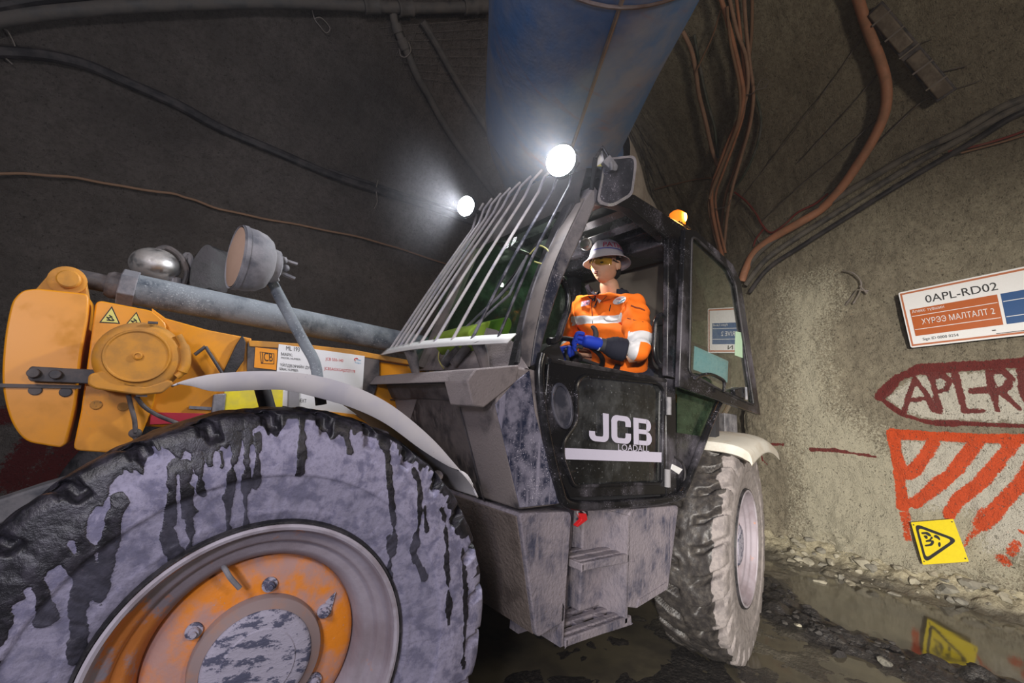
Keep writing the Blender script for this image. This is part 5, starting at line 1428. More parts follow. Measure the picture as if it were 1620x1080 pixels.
# helmet with full brim
HB = headc + HU * 0.050 - HF * 0.010
tiltU = (HU * 0.97 + HF * 0.02 - HR * 0.10 * 0 + HR * 0.05).normalized()
tF = (HF - tiltU * HF.dot(tiltU)).normalized(); tR = tF.cross(tiltU)
rowsH = []
prof = [(0.0, 0.126), (0.03, 0.124), (0.055, 0.116), (0.077, 0.099), (0.093, 0.073), (0.103, 0.042), (0.110, 0.010), (0.117, 0.001), (0.134, -0.011), (0.150, -0.024), (0.152, -0.028), (0.149, -0.029), (0.132, -0.017), (0.113, -0.006), (0.100, 0.03), (0.088, 0.07), (0.05, 0.106), (0.0, 0.116)]
for r, h in prof:
    row = []
    for k in range(49):
        a = 2 * math.pi * k / 48
        ex = 1.10 if r < 0.12 else 1.06
        crown = 0.006 * g(math.sin(a), 0.25) * (1 if r < 0.11 and h > 0.02 else 0)
        droop = -0.012 * math.cos(a * 1) ** 2 * (r > 0.125)
        row.append(HB + tF * (r * ex * math.cos(a)) + tR * (r * 0.97 * math.sin(a)) + tiltU * (h + crown + droop))
    rowsH.append(row)
hm = MB().grid(rowsH).build('helmet', M_helmet, person, smooth=60)
for k in (-1, 0, 1):
    pts = [HB + tF * (0.110 * math.sin(t)) * 1.0 + tR * (0.03 * k) + tiltU * (0.121 * math.cos(t) * 0.98 - 0.002) for t in np.linspace(-0.75, 0.75, 12)]
    MB().tube(pts, 0.005, 6).build('helmet_ridge', M_helmet, hm)
def helm(az, h, lift=0.0012):
    """point on the helmet's side: az degrees from the front towards the viewer's side"""
    a = math.radians(az); hs = [p[1] for p in prof[:7]][::-1]; rs = [p[0] for p in prof[:7]][::-1]
    r = float(np.interp(h, hs, rs)) + lift
    return HB + tF * (r * 1.10 * math.cos(a)) - tR * (r * 0.97 * math.sin(a)) + tiltU * h
def helm_text(s, az0, az1, h0, h1, mat, nm):
    cu = bpy.data.curves.new('txt', 'FONT'); cu.body = s; cu.offset = 0.02
    t_ = bpy.data.objects.new('txt', cu); COL.objects.link(t_)
    me = bpy.data.meshes.new_from_object(t_.evaluated_get(bpy.context.evaluated_depsgraph_get()))
    bpy.data.objects.remove(t_)
    bm = bmesh.new(); bm.from_mesh(me)
    bmesh.ops.triangulate(bm, faces=bm.faces); bmesh.ops.subdivide_edges(bm, edges=bm.edges, cuts=2)
    vv = np.array([v.co[:] for v in bm.verts]); lo, hi = vv.min(0), vv.max(0)
    V = [helm(az0 + (az1 - az0) * (p[0] - lo[0]) / (hi[0] - lo[0]), h0 + (h1 - h0) * (p[1] - lo[1]) / (hi[1] - lo[1]), 0.0035) for p in vv]
    F = [tuple(v.index for v in f.verts) for f in bm.faces]; bm.free()
    MB().add(V, F).build(nm, mat, hm, smooth=0, recalc=False)
M_hredd = plain('helmet_red', lin(176, 40, 78), 0.5, grain=0)
M_hblue = plain('helmet_blue', lin(52, 60, 160), 0.5, grain=0)
helm_text('PATH', 28, 98, 0.042, 0.080, M_hredd, 'helmet_lettering')
bl = [[helm(a, 0.030, 0.003), helm(a, 0.036, 0.003)] for a in np.linspace(-10, 130, 40)]
MB().grid(bl).build('helmet_stripe', M_hblue, hm)
rl = [[helm(a, 0.036, 0.003), helm(a, 0.068, 0.003)] for a in np.linspace(104, 128, 10)]
MB().grid(rl).build('helmet_sticker', plain('helmet_sticker_rose', lin(190, 120, 150), 0.5), hm)
MB().tube([helm(96, 0.002, -0.012), helm(100, -0.012, -0.014)], 0.008, 8).build('helmet_clip', M_helmet, hm)

# jacket: one shell over trunk and arms
JV = [pelvis + Vector((0, 0, 0.02)), belly, chest, upper, neck + Vector((-0.02, 0, -0.070)), sN, sN.lerp(eN, 0.5), eN, eN.lerp(wN, 0.45), sF, sF.lerp(eF, 0.5), eF, wF]
JE = [(0, 1), (1, 2), (2, 3), (3, 4), (3, 5), (5, 6), (6, 7), (7, 8), (3, 9), (9, 10), (10, 11), (11, 12)]
JR = [(0.20, 0.17), (0.20, 0.17), (0.215, 0.175), (0.17, 0.14), (0.088, 0.088), 0.098, 0.086, 0.078, 0.070, 0.098, 0.088, 0.078, 0.062]
jk = skin('jacket', JV, JE, JR, [M_hivis, M_reflect, M_navy], person, 3)
# creases
me = jk.data
loc = jk.location + person.location
ax2 = (eN - sN).normalized(); ax3 = (wN - eN).normalized(); axF = (wF - eF).normalized()
fwd = Vector((-0.97, -0.22, 0)).normalized()
for v in me.vertices:
    p = v.co + loc
    n_ = 0.010 * math.sin(p.z * 55 + p.x * 30 + math.sin(p.y * 40) * 1.5) * math.sin(p.y * 33 + p.z * 21)
    v.co += v.normal * n_ * 1.0
for v in me.vertices:
    p = v.co + loc
    if p.x < 1.92 and p.z > 1.97:
        w_ = math.exp(-((p.y - 0.46) / 0.11) ** 2) * min(1, (p.z - 1.97) / 0.08)
        v.co.x -= 0.046 * w_; v.co.z -= 0.016 * w_
bm = bmesh.new(); bm.from_mesh(me)
def slice_at(p, n): bmesh.ops.bisect_plane(bm, geom=bm.verts[:] + bm.edges[:] + bm.faces[:], dist=1e-5, plane_co=Vector(p) - loc, plane_no=Vector(n))
Z0, Z1 = 1.950, 2.004
for z_ in (Z0, Z1): slice_at((1.9, .47, z_), (0, -0.05, 1))
for k_ in (0.12, 0.42): slice_at(eN.lerp(wN, k_), ax3)
for k_ in (0.66, 0.90): slice_at(sN.lerp(eN, k_), ax2)
bm.to_mesh(me); bm.free(); me.update()
for pl in me.polygons:
    p = pl.center + loc; mi = 0
    dN = (p - sN).dot(ax2) / (eN - sN).length
    d3 = (p - eN).dot(ax3) / (wN - eN).length
    onarm = (p - sN.lerp(eN, min(1, max(0, dN)))).length < 0.125 and p.y < 0.36
    fore = (p - (eN.lerp(wN, min(1, max(0, d3))))).length < 0.115 and d3 > 0.02
    zz_ = p.z - 0.05 * (p.y - .47)
    if Z0 < zz_ < Z1 and (p - chest).dot(fwd) > 0.04 and 0.29 < p.y < 0.70 and not (onarm and p.y < 0.30): mi = 1
    if fore and 0.12 < d3 < 0.42: mi = 1
    elif onarm and not (fore and d3 > 0.12) and 0.66 < dN < 0.90: mi = 1
    dF = (p - eF).dot(axF) / (wF - eF).length
    if p.y > 0.62 and p.z < 1.86 and 0.25 < dF < 0.6: mi = 1
    if p.z < 1.60: mi = 2
    pl.material_index = mi
# navy cuff, collar, trousers
MB().tube(spline([eN.lerp(wN, 0.40), eN.lerp(wN, 0.62), eN.lerp(wN, 0.82), eN.lerp(wN, 0.98)], 5), [0.062, 0.067, 0.068, 0.066, 0.069, 0.067, 0.065, 0.067, 0.064, 0.061, 0.060, 0.056, 0.051, 0.049, 0.046, 0.044], 20).build('cuff', M_navy, jk, smooth=60)
col = []
for i, (r, h) in enumerate([(0.112, -0.060), (0.098, -0.02), (0.088, 0.036), (0.094, 0.046), (0.110, 0.022), (0.126, -0.022)]):
    row = []
    for k in range(33):
        a = math.radians(36 + (284) * k / 32)
        row.append(neck + Vector((-0.012, 0, 0.016)) + fwd * (r * math.cos(a)) + Vector((fwd.y, -fwd.x, 0)) * (r * 1.05 * math.sin(a)) + Vector((0, 0, h + 0.02 * -math.cos(a) * 0.6)))
    col.append(row)
MB().grid(col).build('collar', M_navy, jk, smooth=80)
MB().lathe([(0.060, 0.010), (0.070, 0.010), (0.074, 0.004), (0.074, -0.012)], neck + Vector((0.006, 0, -0.012)), Vector((-0.12, 0, 1)), 24).build('undershirt', M_paper, jk)
TV = [pelvis, hip[0], knee[0], foot[0], hip[1], knee[1], foot[1]]
skin('trousers', TV, [(0, 1), (1, 2), (2, 3), (0, 4), (4, 5), (5, 6)], [0.14, 0.11, 0.09, 0.07, 0.11, 0.09, 0.07], M_navy, person, 2)
# badges on the chest, seams, pen
bv = BVHTree.FromPolygons([v.co + loc for v in me.vertices], [tuple(p.vertices) for p in me.polygons])
def onjacket(x, y, off=0.004):
    d = ray(x, y).normalized(); h = bv.ray_cast(CAM_C, d)
    if h[0] is None: return atY(x, y, 0.56)
    return h[0] - d * off
def patch(l, mat, nm, off=0.004, parent=None):
    P = [onjacket(x, y, off) for x, y in l]; c = sum(P, Vector()) / len(P)
    n = len(P); MB().add(P + [c], [(i, (i + 1) % n, n) for i in range(n)]).build(nm, mat, parent or jk, smooth=0)
circ = lambda cx, cy, rx, ry, n=20: [(cx + rx * math.cos(2 * math.pi * k / n), cy - ry * math.sin(2 * math.pi * k / n) - 0.28 * rx * math.cos(2 * math.pi * k / n)) for k in range(n)]
patch([(941, 462), (950, 464), (963, 462), (957, 470), (948, 479), (943, 471)], M_skin, 'open_neck', 0.004)
patch([(944, 471), (951, 475), (948, 480)], M_paper, 'undershirt', 0.008)
patch([(925, 453), (931, 449), (938, 458), (943, 468), (941, 477), (932, 471)], M_navy, 'collar_flap', 0.012)
patch([(950, 478), (960, 468), (970, 462), (984, 455), (990, 460), (978, 468), (964, 474)], M_navy, 'collar_flap', 0.012)
patch(circ(980, 475, 10.5, 5.8), M_paper, 'round_badge', 0.010)
MB().tube([onjacket(x, y, 0.016) for x, y in [(974, 476), (976, 473), (980, 472), (983, 473)]], 0.0022, 6).build('badge_emblem', M_redink, jk)
MB().tube([onjacket(x, y, 0.016) for x, y in [(977, 479), (981, 478), (985, 475), (988, 473)]], 0.0025, 6).build('badge_emblem', M_teal, jk)
patch([(920, 477), (934, 474), (932, 482), (919, 485)], plain('badge_lilac', lin(196, 178, 204), 0.6), 'name_badge', 0.014)
q = [onjacket(x, y, 0.030) for x, y in [(921, 482.5), (931.5, 480.5), (922.5, 476.5)]]
text('SM', q[0], q[1], q[2], M_hredd, jk, 'badge_lettering', 0.03)
MB().tube([onjacket(966, 482, 0.006), onjacket(964, 492, 0.006)], 0.003, 6).build('pocket_pen', M_navy, jk)
MB().tube([onjacket(x, y, 0.003) for x, y in [(937, 470), (936, 482), (937, 500), (938, 520)]], 0.0022, 6).build('zip_placket', M_navy, jk)
MB().tube([onjacket(x, y, 0.003) for x, y in [(955, 503), (959, 507), (968, 508), (976, 507)]], 0.0018, 6).tube([onjacket(x, y, 0.003) for x, y in [(992, 503), (1003, 506), (1018, 509)]], 0.0018, 6).build('pocket_seam', M_navy, jk)
MB().tube([onjacket(x, y, 0.003) for x, y in [(998, 483), (1005, 486), (1014, 488), (1020, 491)]], 0.005, 6).build('sleeve_label', plain('sleeve_label_dark', lin(120, 52, 12), 0.7), jk)

# gloved hands on the wheel rim
def hand(name, wrist, palm, curl_dir, side, mat, spread, thumb_dir, finger_mats):
    """palm block with five bent fingers closing on the rim"""
    W = Vector(wrist); Pm = Vector(palm); fd = (Pm - W).normalized(); cd_ = Vector(curl_dir).normalized(); sp = Vector(spread).normalized()
    V = [W, W.lerp(Pm, 0.5), Pm, Pm + fd * 0.03]; E2 = [(0, 1), (1, 2), (2, 3)]; R2 = [(0.042, 0.036), (0.056, 0.040), (0.060, 0.040), (0.056, 0.034)]
    palmo = skin(name, V, E2, R2, mat, person, 2)
    for i, (off, L) in enumerate(((-0.039, 0.082), (-0.013, 0.094), (0.013, 0.088), (0.038, 0.070))):
        b = Pm + sp * off + fd * 0.012
        k1 = b + fd * (0.042 * L / 0.075); k2 = k1 + (fd * 0.45 + cd_ * 0.9).normalized() * (0.032 * L / 0.075); k3 = k2 + (cd_ * 0.8 - fd * 0.6).normalized() * (0.026 * L / 0.075)
        skin('finger', [b, b.lerp(k1, 0.6), k1, k2, k3], [(0, 1), (1, 2), (2, 3), (3, 4)], [0.0142, 0.0138, 0.0134, 0.0124, 0.0110], finger_mats[i], palmo, 2)
    td = Vector(thumb_dir).normalized()
    b = W.lerp(Pm, 0.55) - sp * 0.018; k1 = b - sp * 0.030 + td * 0.010; k2 = k1 + (td * 0.8 + fd * 0.6).normalized() * 0.032; k3 = k2 + (td * 0.3 + fd * 0.9).normalized() * 0.024
    skin('thumb', [b, k1, k2, k3], [(0, 1), (1, 2), (2, 3)], [0.019, 0.0165, 0.0145, 0.012], finger_mats[4], palmo, 2)
    return palmo
gp = atY(928, 540, 0.36)
hn = hand('glove', wN, gp, (0.35, 0.1, -0.9), 1, M_glove, (0.25, 0.30, -0.92), (0.05, -0.35, 0.9), [M_glove, M_glove, M_glove, M_glovegrey, M_glovegrey])
MB().tube([wN.lerp(gp, -0.25), wN.lerp(gp, 0.30)], [0.040, 0.038], 16).build('glove_cuff', M_glovegrey, hn)
MB().tube([wN.lerp(gp, 0.26), wN.lerp(gp, 0.32)], [0.040, 0.040], 16).build('glove_hem', M_paper, hn)
hp = atY(896, 556, 0.47)
hand('glove', wF, hp, (0.3, 0.0, -0.95), 1, M_glove, (0.2, 0.75, -0.5), (0.1, -0.5, 0.8), [M_glove, M_glovegrey, M_glove, M_glovegrey, M_glovegrey])
# ================================================================== ventilation duct
t = NT('duct_cloth')
n = t.noise(1.6, 5, 0.65); n2 = t.noise(9, 4, 0.6)
rs = t.ramp(t.noise(1.0, 4, 0.6, t.map((1.5, 9, 1.5), (0, 0, 0.95))), 0.58, 0.74, 0, 0.55)
c = t.mix(t.ramp(n, 0.40, 0.66), lin(66, 106, 160), lin(116, 124, 146))
c = t.mix(rs, c, lin(128, 92, 78))
t.set(col=c, rough=0.62, normal=t.bump(n2, 0.25, 0.03))
M_duct = t.m
M_ductgrey = dirty('duct_grey_cloth', lin(150, 146, 142), 0.7, dust=lin(110, 104, 98), amt=0.4, scale=4)
DD = Vector((0.578636, 0.81558542, 0.0)).normalized()
DR = 0.62
DP = Vector((0.0336, -1.503, 3.925))       # on the axis
sd = Vector((DD.y, -DD.x, 0))              # towards the right of the picture
def ductring(c, ax, r, n=56, squash=0.0, s=0.0):
    ax = ax.normalized(); u = ax.cross(Vector((0, 0, 1))).normalized(); v = u.cross(ax)
    rip = lambda a: 1 + 0.006 * math.sin(7 * a + s * 3) + 0.004 * math.sin(3 * a - s * 5)
    return [c + (u * math.cos(a) + v * math.sin(a)) * r * rip(a) for a in [2 * math.pi * k / n for k in range(n + 1)]]
duct = empty('ventilation_duct', DP, 'wide blue cloth ventilation duct hanging under the roof above the cab', 'duct')
rows = [ductring(DP + DD * s, DD, DR, s=s) for s in np.linspace(-3.2, 3.35, 40)]
MB().grid(rows).build('duct_section', M_duct, duct, smooth=60)
# bend and onward section running off along the long wall
B0 = DP + DD * 3.35
d2 = Vector((0.93, 0.36, -0.02)).normalized()
rows = []
for k in range(11):
    w_ = k / 10; a = DD.lerp(d2, w_).normalized()
    rows.append(ductring(B0 + (DD * (0.8 * w_) * (1 - w_ / 2) + d2 * 0.4 * w_ * w_), a, DR * (1 - 0.05 * math.sin(math.pi * w_) + 0.012 * (k % 2)), s=k))
B1 = B0 + DD * 0.4 + d2 * 0.4
MB().grid(rows).build('duct_bend', M_duct, duct, smooth=60)
rows = [ductring(B1 + d2 * (s + 0.02) + Vector((0, 0, -0.05 * s)), d2, DR * (1.12 + 0.03 * math.sin(s * 5)), s=s) for s in np.linspace(-0.05, 3.0, 14)]
MB().grid(rows).build('duct_sleeve', dirty('pale_duct_sleeve', lin(176, 170, 162), 0.75, dust=lin(140, 130, 120), amt=0.4, scale=4), duct, smooth=60)
# seams: one along the underside, hoops at the joints
seam = []
for s in np.linspace(-3.2, 3.3, 30):
    seam.append(DP + DD * s + Vector((0, 0, -1)) * (DR + 0.004) * math.cos(0.12) + sd * DR * 0.10)
MB().tube(seam, 0.012, 6).build('duct_seam', dirty('duct_seam_cloth', lin(120, 98, 78), 0.8, amt=0.2), duct)
for s in (1.72,):
    MB().tube(ductring(DP + DD * s, DD, DR + 0.004), 0.010, 6, cap=False).build('duct_hoop', dirty('rusty_hoop', lin(92, 74, 70), 0.8, amt=0.2), duct)
for s in (-2.2, -0.9, 0.5, 1.9, 3.1):
    q_ = DP + DD * s + Vector((0, 0, DR))
    MB().tube([q_ - Vector((0, 0, 0.02)), Vector((q_.x, q_.y, ROOF_Z))], 0.005, 6).build('hanger_wire', M_iron, duct)

# ================================================================== hoses, pipes and cables on the rock
M_hoseblack = dirty('dusty_black_hose', lin(34, 32, 36), 0.5, dust=lin(84, 78, 78), amt=0.3, scale=6, up=0.5)
M_pipe = dirty('dusty_grey_pipe', lin(74, 72, 72), 0.6, dust=lin(100, 94, 90), amt=0.5, scale=5, up=0.4)
M_cableorange = dirty('orange_cable', lin(178, 122, 92), 0.6, dust=lin(150, 112, 88), amt=0.35, scale=6, up=0.3)
M_cablebrown = dirty('brown_cable', lin(140, 108, 84), 0.65, dust=lin(132, 104, 84), amt=0.4, scale=6)
M_cablepink = dirty('faded_cable', lin(162, 128, 106), 0.65, dust=lin(140, 112, 94), amt=0.4, scale=6)
M_cablegreen = dirty('dark_green_cable', lin(70, 78, 66), 0.6, amt=0.25)
M_cablered = dirty('red_cable', lin(120, 44, 36), 0.6, amt=0.2, dust=lin(120, 90, 76))
M_cablegrey = dirty('dusty_grey_cable', lin(66, 64, 64), 0.6, dust=lin(112, 106, 98), amt=0.55, scale=7, up=0.6)
M_wire = dirty('grey_wire', lin(84, 76, 66), 0.6, amt=0.3)
M_fix = dirty('grey_fitting', lin(118, 110, 100), 0.6, amt=0.4)

def beyond(l, px=320):
    """carry a line that leaves the frame on along the rock"""
    l = [tuple(p) for p in l]
    def out(p): return p[0] < 0 or p[0] > 1620 or p[1] < 0
    def ext_(a, b):
        d = math.hypot(a[0] - b[0], a[1] - b[1]); return [(a[0] + (a[0] - b[0]) / d * px * k, a[1] + (a[1] - b[1]) / d * px * k) for k in (0.5, 1.0)]
    if out(l[0]): l = ext_(l[0], l[1])[::-1] + l
    if out(l[-1]): l = l + ext_(l[-1], l[-2])
    return l

def run(name, l, r, mat, label, cat, off=None, group=None, seg=10, n=6, wob=0.0):
    P = [onwall(x, y, (off if off is not None else r * 1.1)) for x, y in beyond(l)]
    P = spline(P, n)
    if wob:
        P = [p + Vector((0, 0, wob * math.sin(i * 0.9))) for i, p in enumerate(P)]
    o = MB().tube(P, r, seg).build(name, mat)
    return tag(o, label, cat, group)

run('air_hose', [(-20, 82), (30, 84), (85, 90), (140, 104), (200, 130), (280, 165), (350, 203), (430, 237), (520, 275), (600, 302), (680, 328), (780, 362), (900, 398)], 0.050, M_hoseblack, 'thick black hose sagging across the dark rock wall at left', 'hose')
run('water_hose', [(520, 268), (600, 294), (660, 314), (720, 332), (800, 354)], 0.022, M_hoseblack, 'thin hose lying along the upper edge of the thick black hose', 'hose')
run('wall_cable', [(-20, 274), (60, 276), (130, 283), (200, 296), (270, 306), (300, 314), (350, 331), (420, 346), (500, 361), (580, 378), (640, 396), (720, 422)], 0.013, M_cablebrown, 'thin brown cable low across the dark rock wall at left', 'cable', wob=0.004, off=0.06)
pm = [(-30, 36), (40, 24), (120, 16), (220, 8), (330, 4), (430, 3), (520, 6), (600, 11), (660, 13), (720, 12), (775, 10)]
mp_ = tag(MB().tube(spline([onwall(x, y, 0.12) for x, y in beyond(pm)], 6), 0.062, 16).build('water_main', M_pipe), 'large dark pipe running along the top of the left wall', 'pipe')
run('air_pipe', [(-30, 14), (60, -2), (160, -14)], 0.05, M_hoseblack, 'dark hose above the large pipe in the top left corner', 'hose', off=0.15)
for px in ((588, 10), (642, 14), (745, 11), (764, 10)):
    p = onwall(px[0], px[1], 0.12); p2 = onwall(px[0] + 14, px[1], 0.12)
    d_ = (p2 - p).normalized()
    MB().lathe([(0.06, -0.09), (0.085, -0.09), (0.088, -0.07), (0.078, -0.05), (0.078, 0.05), (0.088, 0.07), (0.085, 0.09), (0.06, 0.09)], p, d_, 16).build('pipe_coupling', M_pipe, mp_)
bp = [(622, 18), (624, 34), (632, 56), (644, 82), (660, 120), (680, 155), (700, 192), (730, 238), (765, 285), (790, 316), (820, 350)]
br = tag(MB().tube(spline([onwall(x, y, 0.10) for x, y in bp], 6), 0.048, 14).build('branch_pipe', M_pipe), 'grey branch pipe slanting down the wall behind the far work lamp', 'pipe')
for i, j in ((1, 2), (2, 3)):
    p, q_ = onwall(*bp[i], 0.10), onwall(*bp[j], 0.10)
    MB().tube([p.lerp(q_, 0.2), p.lerp(q_, 0.8)], 0.064, 14).build('pipe_coupling', M_pipe, br)
run('branch_pipe', [(668, 34), (690, 70), (712, 110), (745, 165), (780, 220), (820, 290), (850, 340)], 0.045, M_pipe, 'second dim pipe slanting down beside the blue duct', 'pipe', off=0.06)
MB_ = MB()
ch = tag(MB().tube(spline([onwall(x, y, 0.16) for x, y in [(632, 78), (634, 88), (642, 90), (650, 80), (646, 66)]], 5), 0.006, 6).build('chain_loop', M_fix), 'pale chain loop hanging on the branch pipe', 'chain')
for i, l in enumerate(([(490, 0), (497, 28), (505, 40), (516, 52), (522, 44), (508, 28), (497, 30)], [(5, 44), (14, 52), (24, 76), (6, 76), (2, 84), (20, 102)])):
    o = tag(MB().tube(spline([onwall(x, y, 0.06) for x, y in l], 5), 0.006, 6).build('wire_hook', M_fix), ['wire hook dangling under the large pipe', 'bent wire hook holding the black hose at the far left'][i], 'hook')
o = tag(MB().tube(spline([onwall(x, y, 0.08) for x, y in [(598, 285), (595, 300), (597, 318), (592, 330)]], 4), 0.006, 6).build('wire_hook', M_fix), 'short wire tie on the black hose near the far work lamp', 'hook')

# wire mesh under the spray beside the duct
mb = MB()
for k in range(9):
    mb.tube([onwall(650 + k * 14, 36, 0.02), onwall(612 + k * 18, 120 + k * 5, 0.02)], 0.0025, 4)
for k in range(8):
    mb.tube([onwall(600 + k * 6, 44 + k * 11, 0.02), onwall(768, 30 + k * 15, 0.02)], 0.0025, 4)
tag(mb.build('wire_netting', M_wire), 'wire netting pinned to the rock between the pipes and the duct', 'netting', kind='stuff')

# --- right hand side: cable bundle hanging in front of the rock
bund = 'faded cables of the hanging bundle'
BL = [([(1135, -20), (1150, 30), (1163, 80), (1172, 120), (1176, 150), (1170, 185), (1152, 225), (1138, 262), (1126, 300), (1128, 340), (1138, 385), (1146, 420)], 0.030, M_cableorange, 'front most orange cable of the hanging bundle, reaching behind the open door'),
      ([(1150, -20), (1166, 50), (1180, 90), (1183, 140), (1170, 190), (1152, 235), (1135, 280), (1122, 320), (1128, 360), (1142, 410)], 0.024, M_cablepink, None),
      ([(1176, -20), (1180, 40), (1186, 100), (1192, 150), (1186, 200), (1172, 250), (1158, 300), (1150, 345), (1145, 400)], 0.024, M_cablepink, None),
      ([(1190, -20), (1189, 50), (1184, 110), (1190, 160), (1180, 215), (1163, 265), (1148, 310), (1142, 350), (1140, 400)], 0.022, M_cablebrown, None),
      ([(1163, -20), (1172, 60), (1178, 130), (1176, 180), (1160, 230), (1145, 270), (1132, 310), (1136, 350), (1148, 400)], 0.020, M_cableorange, None),
      ([(1150, 10), (1156, 70), (1170, 140), (1168, 190), (1150, 240), (1130, 290), (1122, 315)], 0.020, M_cablebrown, None),
      ([(1186, 130), (1198, 160), (1204, 195), (1196, 235), (1178, 275), (1160, 300)], 0.018, M_cablegreen, 'dark green cable curving out at the right of the hanging bundle'),
      ([(1080, 50), (1094, 80), (1101, 115), (1106, 150), (1116, 190), (1126, 235), (1135, 262)], 0.030, M_cablepink, 'pale cable at the left of the hanging bundle beside the blue duct'),
      ([(1098, 55), (1108, 110), (1120, 165), (1130, 200), (1136, 250)], 0.022, M_cablegreen, 'green cable behind the pale cable beside the blue duct'),
      ([(1140, 15), (1128, 55), (1112, 90), (1100, 115)], 0.012, M_cablebrown, 'thin brown cable crossing between the duct and the hanging bundle')]
BLAB = ['pinkish cable just right of the front orange cable at the top of the hanging bundle', 'faded cable right of the middle at the top of the hanging bundle', 'brown cable at the right edge of the hanging bundle', 'orange cable in the middle of the hanging bundle behind the front one', 'brown cable that ends low on the left side of the hanging bundle']
bi = 0
for k_, (l, r, m, lb) in enumerate(BL):
    if lb is None: lb = BLAB[bi]; bi += 1
    P = spline([onwall(x, y, (0.24, 0.19, 0.10, 0.05, 0.14, 0.29, 0.06, 0.12, 0.06, 0.17)[k_]) for x, y in beyond(l, 200)], 6)
    tag(MB().tube(P, r * 0.92, 10).build('hanging_cable', m), lb, 'cable', bund)
run('bundle_tie', [(1165, 145), (1176, 150), (1190, 148), (1197, 140), (1204, 126), (1216, 128), (1210, 138), (1196, 142)], 0.006, M_fix, 'wire tie looped round the hanging cable bundle', 'wire', off=0.22)
run('bundle_tie', [(1118, 316), (1128, 330), (1150, 326), (1156, 316)], 0.006, M_fix, 'wire tie low on the hanging cable bundle', 'wire', off=0.22)
run('wall_wire', [(1035, 300), (1060, 293), (1100, 284), (1125, 281)], 0.012, M_cablebrown, 'dark cable crossing the rock between the cab roof and the bundle', 'cable', off=0.03)
run('thick_cable', [(1352, -20), (1364, 20), (1378, 60), (1392, 95), (1402, 135), (1400, 175), (1384, 215), (1360, 255), (1330, 298), (1300, 330), (1265, 352), (1225, 375), (1195, 398), (1180, 425), (1174, 445)], 0.052, M_cableorange, 'thick orange cable looping down the right wall to behind the door', 'cable', off=0.14, seg=14)
SG = 'grey cables slung along the right wall'
run('slung_cable', [(1640, 148), (1580, 172), (1520, 208), (1450, 240), (1380, 280), (1310, 322), (1250, 360), (1200, 400), (1172, 440)], 0.036, M_cablegrey, 'upper grey cable of the slung row climbing to the right', 'cable', off=0.12, group=SG)
run('slung_cable', [(1640, 158), (1590, 180), (1530, 214), (1460, 252), (1390, 294), (1320, 338), (1260, 376), (1210, 412), (1180, 450)], 0.034, M_cablegrey, 'middle grey cable of the slung row climbing to the right', 'cable', off=0.10, group=SG)
run('slung_cable', [(1640, 168), (1600, 186), (1540, 224), (1470, 264), (1400, 306), (1330, 350), (1270, 388), (1216, 424), (1186, 462)], 0.030, M_hoseblack, 'lowest black cable of the slung row climbing to the right', 'cable', off=0.10, group=SG)
run('thin_cable', [(1640, 200), (1590, 218), (1540, 232), (1500, 240)], 0.012, M_cablered, 'thin red cable under the slung row at the right edge', 'cable', off=0.05)
run('thin_cable', [(1640, 208), (1580, 226), (1520, 242)], 0.010, M_cablebrown, 'thin brown cable under the slung row at the right edge', 'cable', off=0.05)
run('red_cable', [(1162, 304), (1180, 318), (1196, 338), (1206, 356), (1220, 368), (1240, 356), (1262, 336), (1290, 322), (1310, 306)], 0.014, M_cablered, 'dark red cable drooping from the bundle to the thick orange cable', 'cable', off=0.05)
run('red_cable', [(1208, 362), (1196, 378), (1192, 390)], 0.012, M_cablered, 'short red cable end below the drooping red cable', 'cable', off=0.05)
WG = 'thin wires strung over the right wall'
for l, lb in (([(1366, 56), (1300, 150), (1230, 240), (1160, 330)], 'longest thin wire, starting high beside the thick orange cable'), ([(1388, 118), (1330, 185), (1262, 258)], 'second thin wire down, left of the thick orange cable'),
          ([(1386, 190), (1330, 240), (1270, 290), (1205, 350)], 'third thin wire down, reaching the drooping red cable'), ([(1362, 258), (1330, 290), (1270, 340)], 'lowest thin wire left of the thick orange cable'),
          ([(1170, 340), (1196, 375), (1210, 400)], 'short wire low beside the hanging bundle'), ([(1440, 75), (1474, 62)], 'short wire at the middle of the tube lamp'), ([(1462, 120), (1530, 104)], 'wire stretched right from the lower half of the tube lamp'), ([(1500, 145), (1550, 128)], 'wire stretched right from the lower end of the tube lamp')):
    run('strung_wire', l, 0.006, M_wire, lb, 'wire', off=0.03, group=WG)
run('strung_wire', [(1500, 145), (1460, 160), (1420, 196), (1390, 225), (1352, 262)], 0.008, M_wire, 'wire running from the tube lamp down to the thick orange cable', 'wire', off=0.04)
# tube lamp, switched off
A_, B_ = onwall(1382, 14, 0.12), onwall(1498, 152, 0.12)
tl = empty('tube_lamp', (A_ + B_) / 2, 'long dusty tube lamp fixed slantwise high on the right wall', 'lamp')
ux_ = (B_ - A_).normalized()
nn_ = -(ray(1440, 85).normalized()); nn_ = (nn_ - ux_ * nn_.dot(ux_)).normalized()
MB().obox((A_ + B_) / 2, ux_, ux_.cross(nn_), nn_, (B_ - A_).length / 2, 0.085, 0.03).build('lamp_body', M_iron, tl, bevel=0.01)
M_diff = dirty('dusty_diffuser', lin(124, 112, 98), 0.5, dust=lin(92, 82, 72), amt=0.5)
for a0, a1 in ((0.02, 0.46), (0.54, 0.98)):
    c_ = A_.lerp(B_, (a0 + a1) / 2) + nn_ * 0.045
    MB().obox(c_, ux_, ux_.cross(nn_), nn_, (B_ - A_).length * (a1 - a0) / 2, 0.065, 0.025).build('lamp_diffuser', M_diff, tl, bevel=0.012)
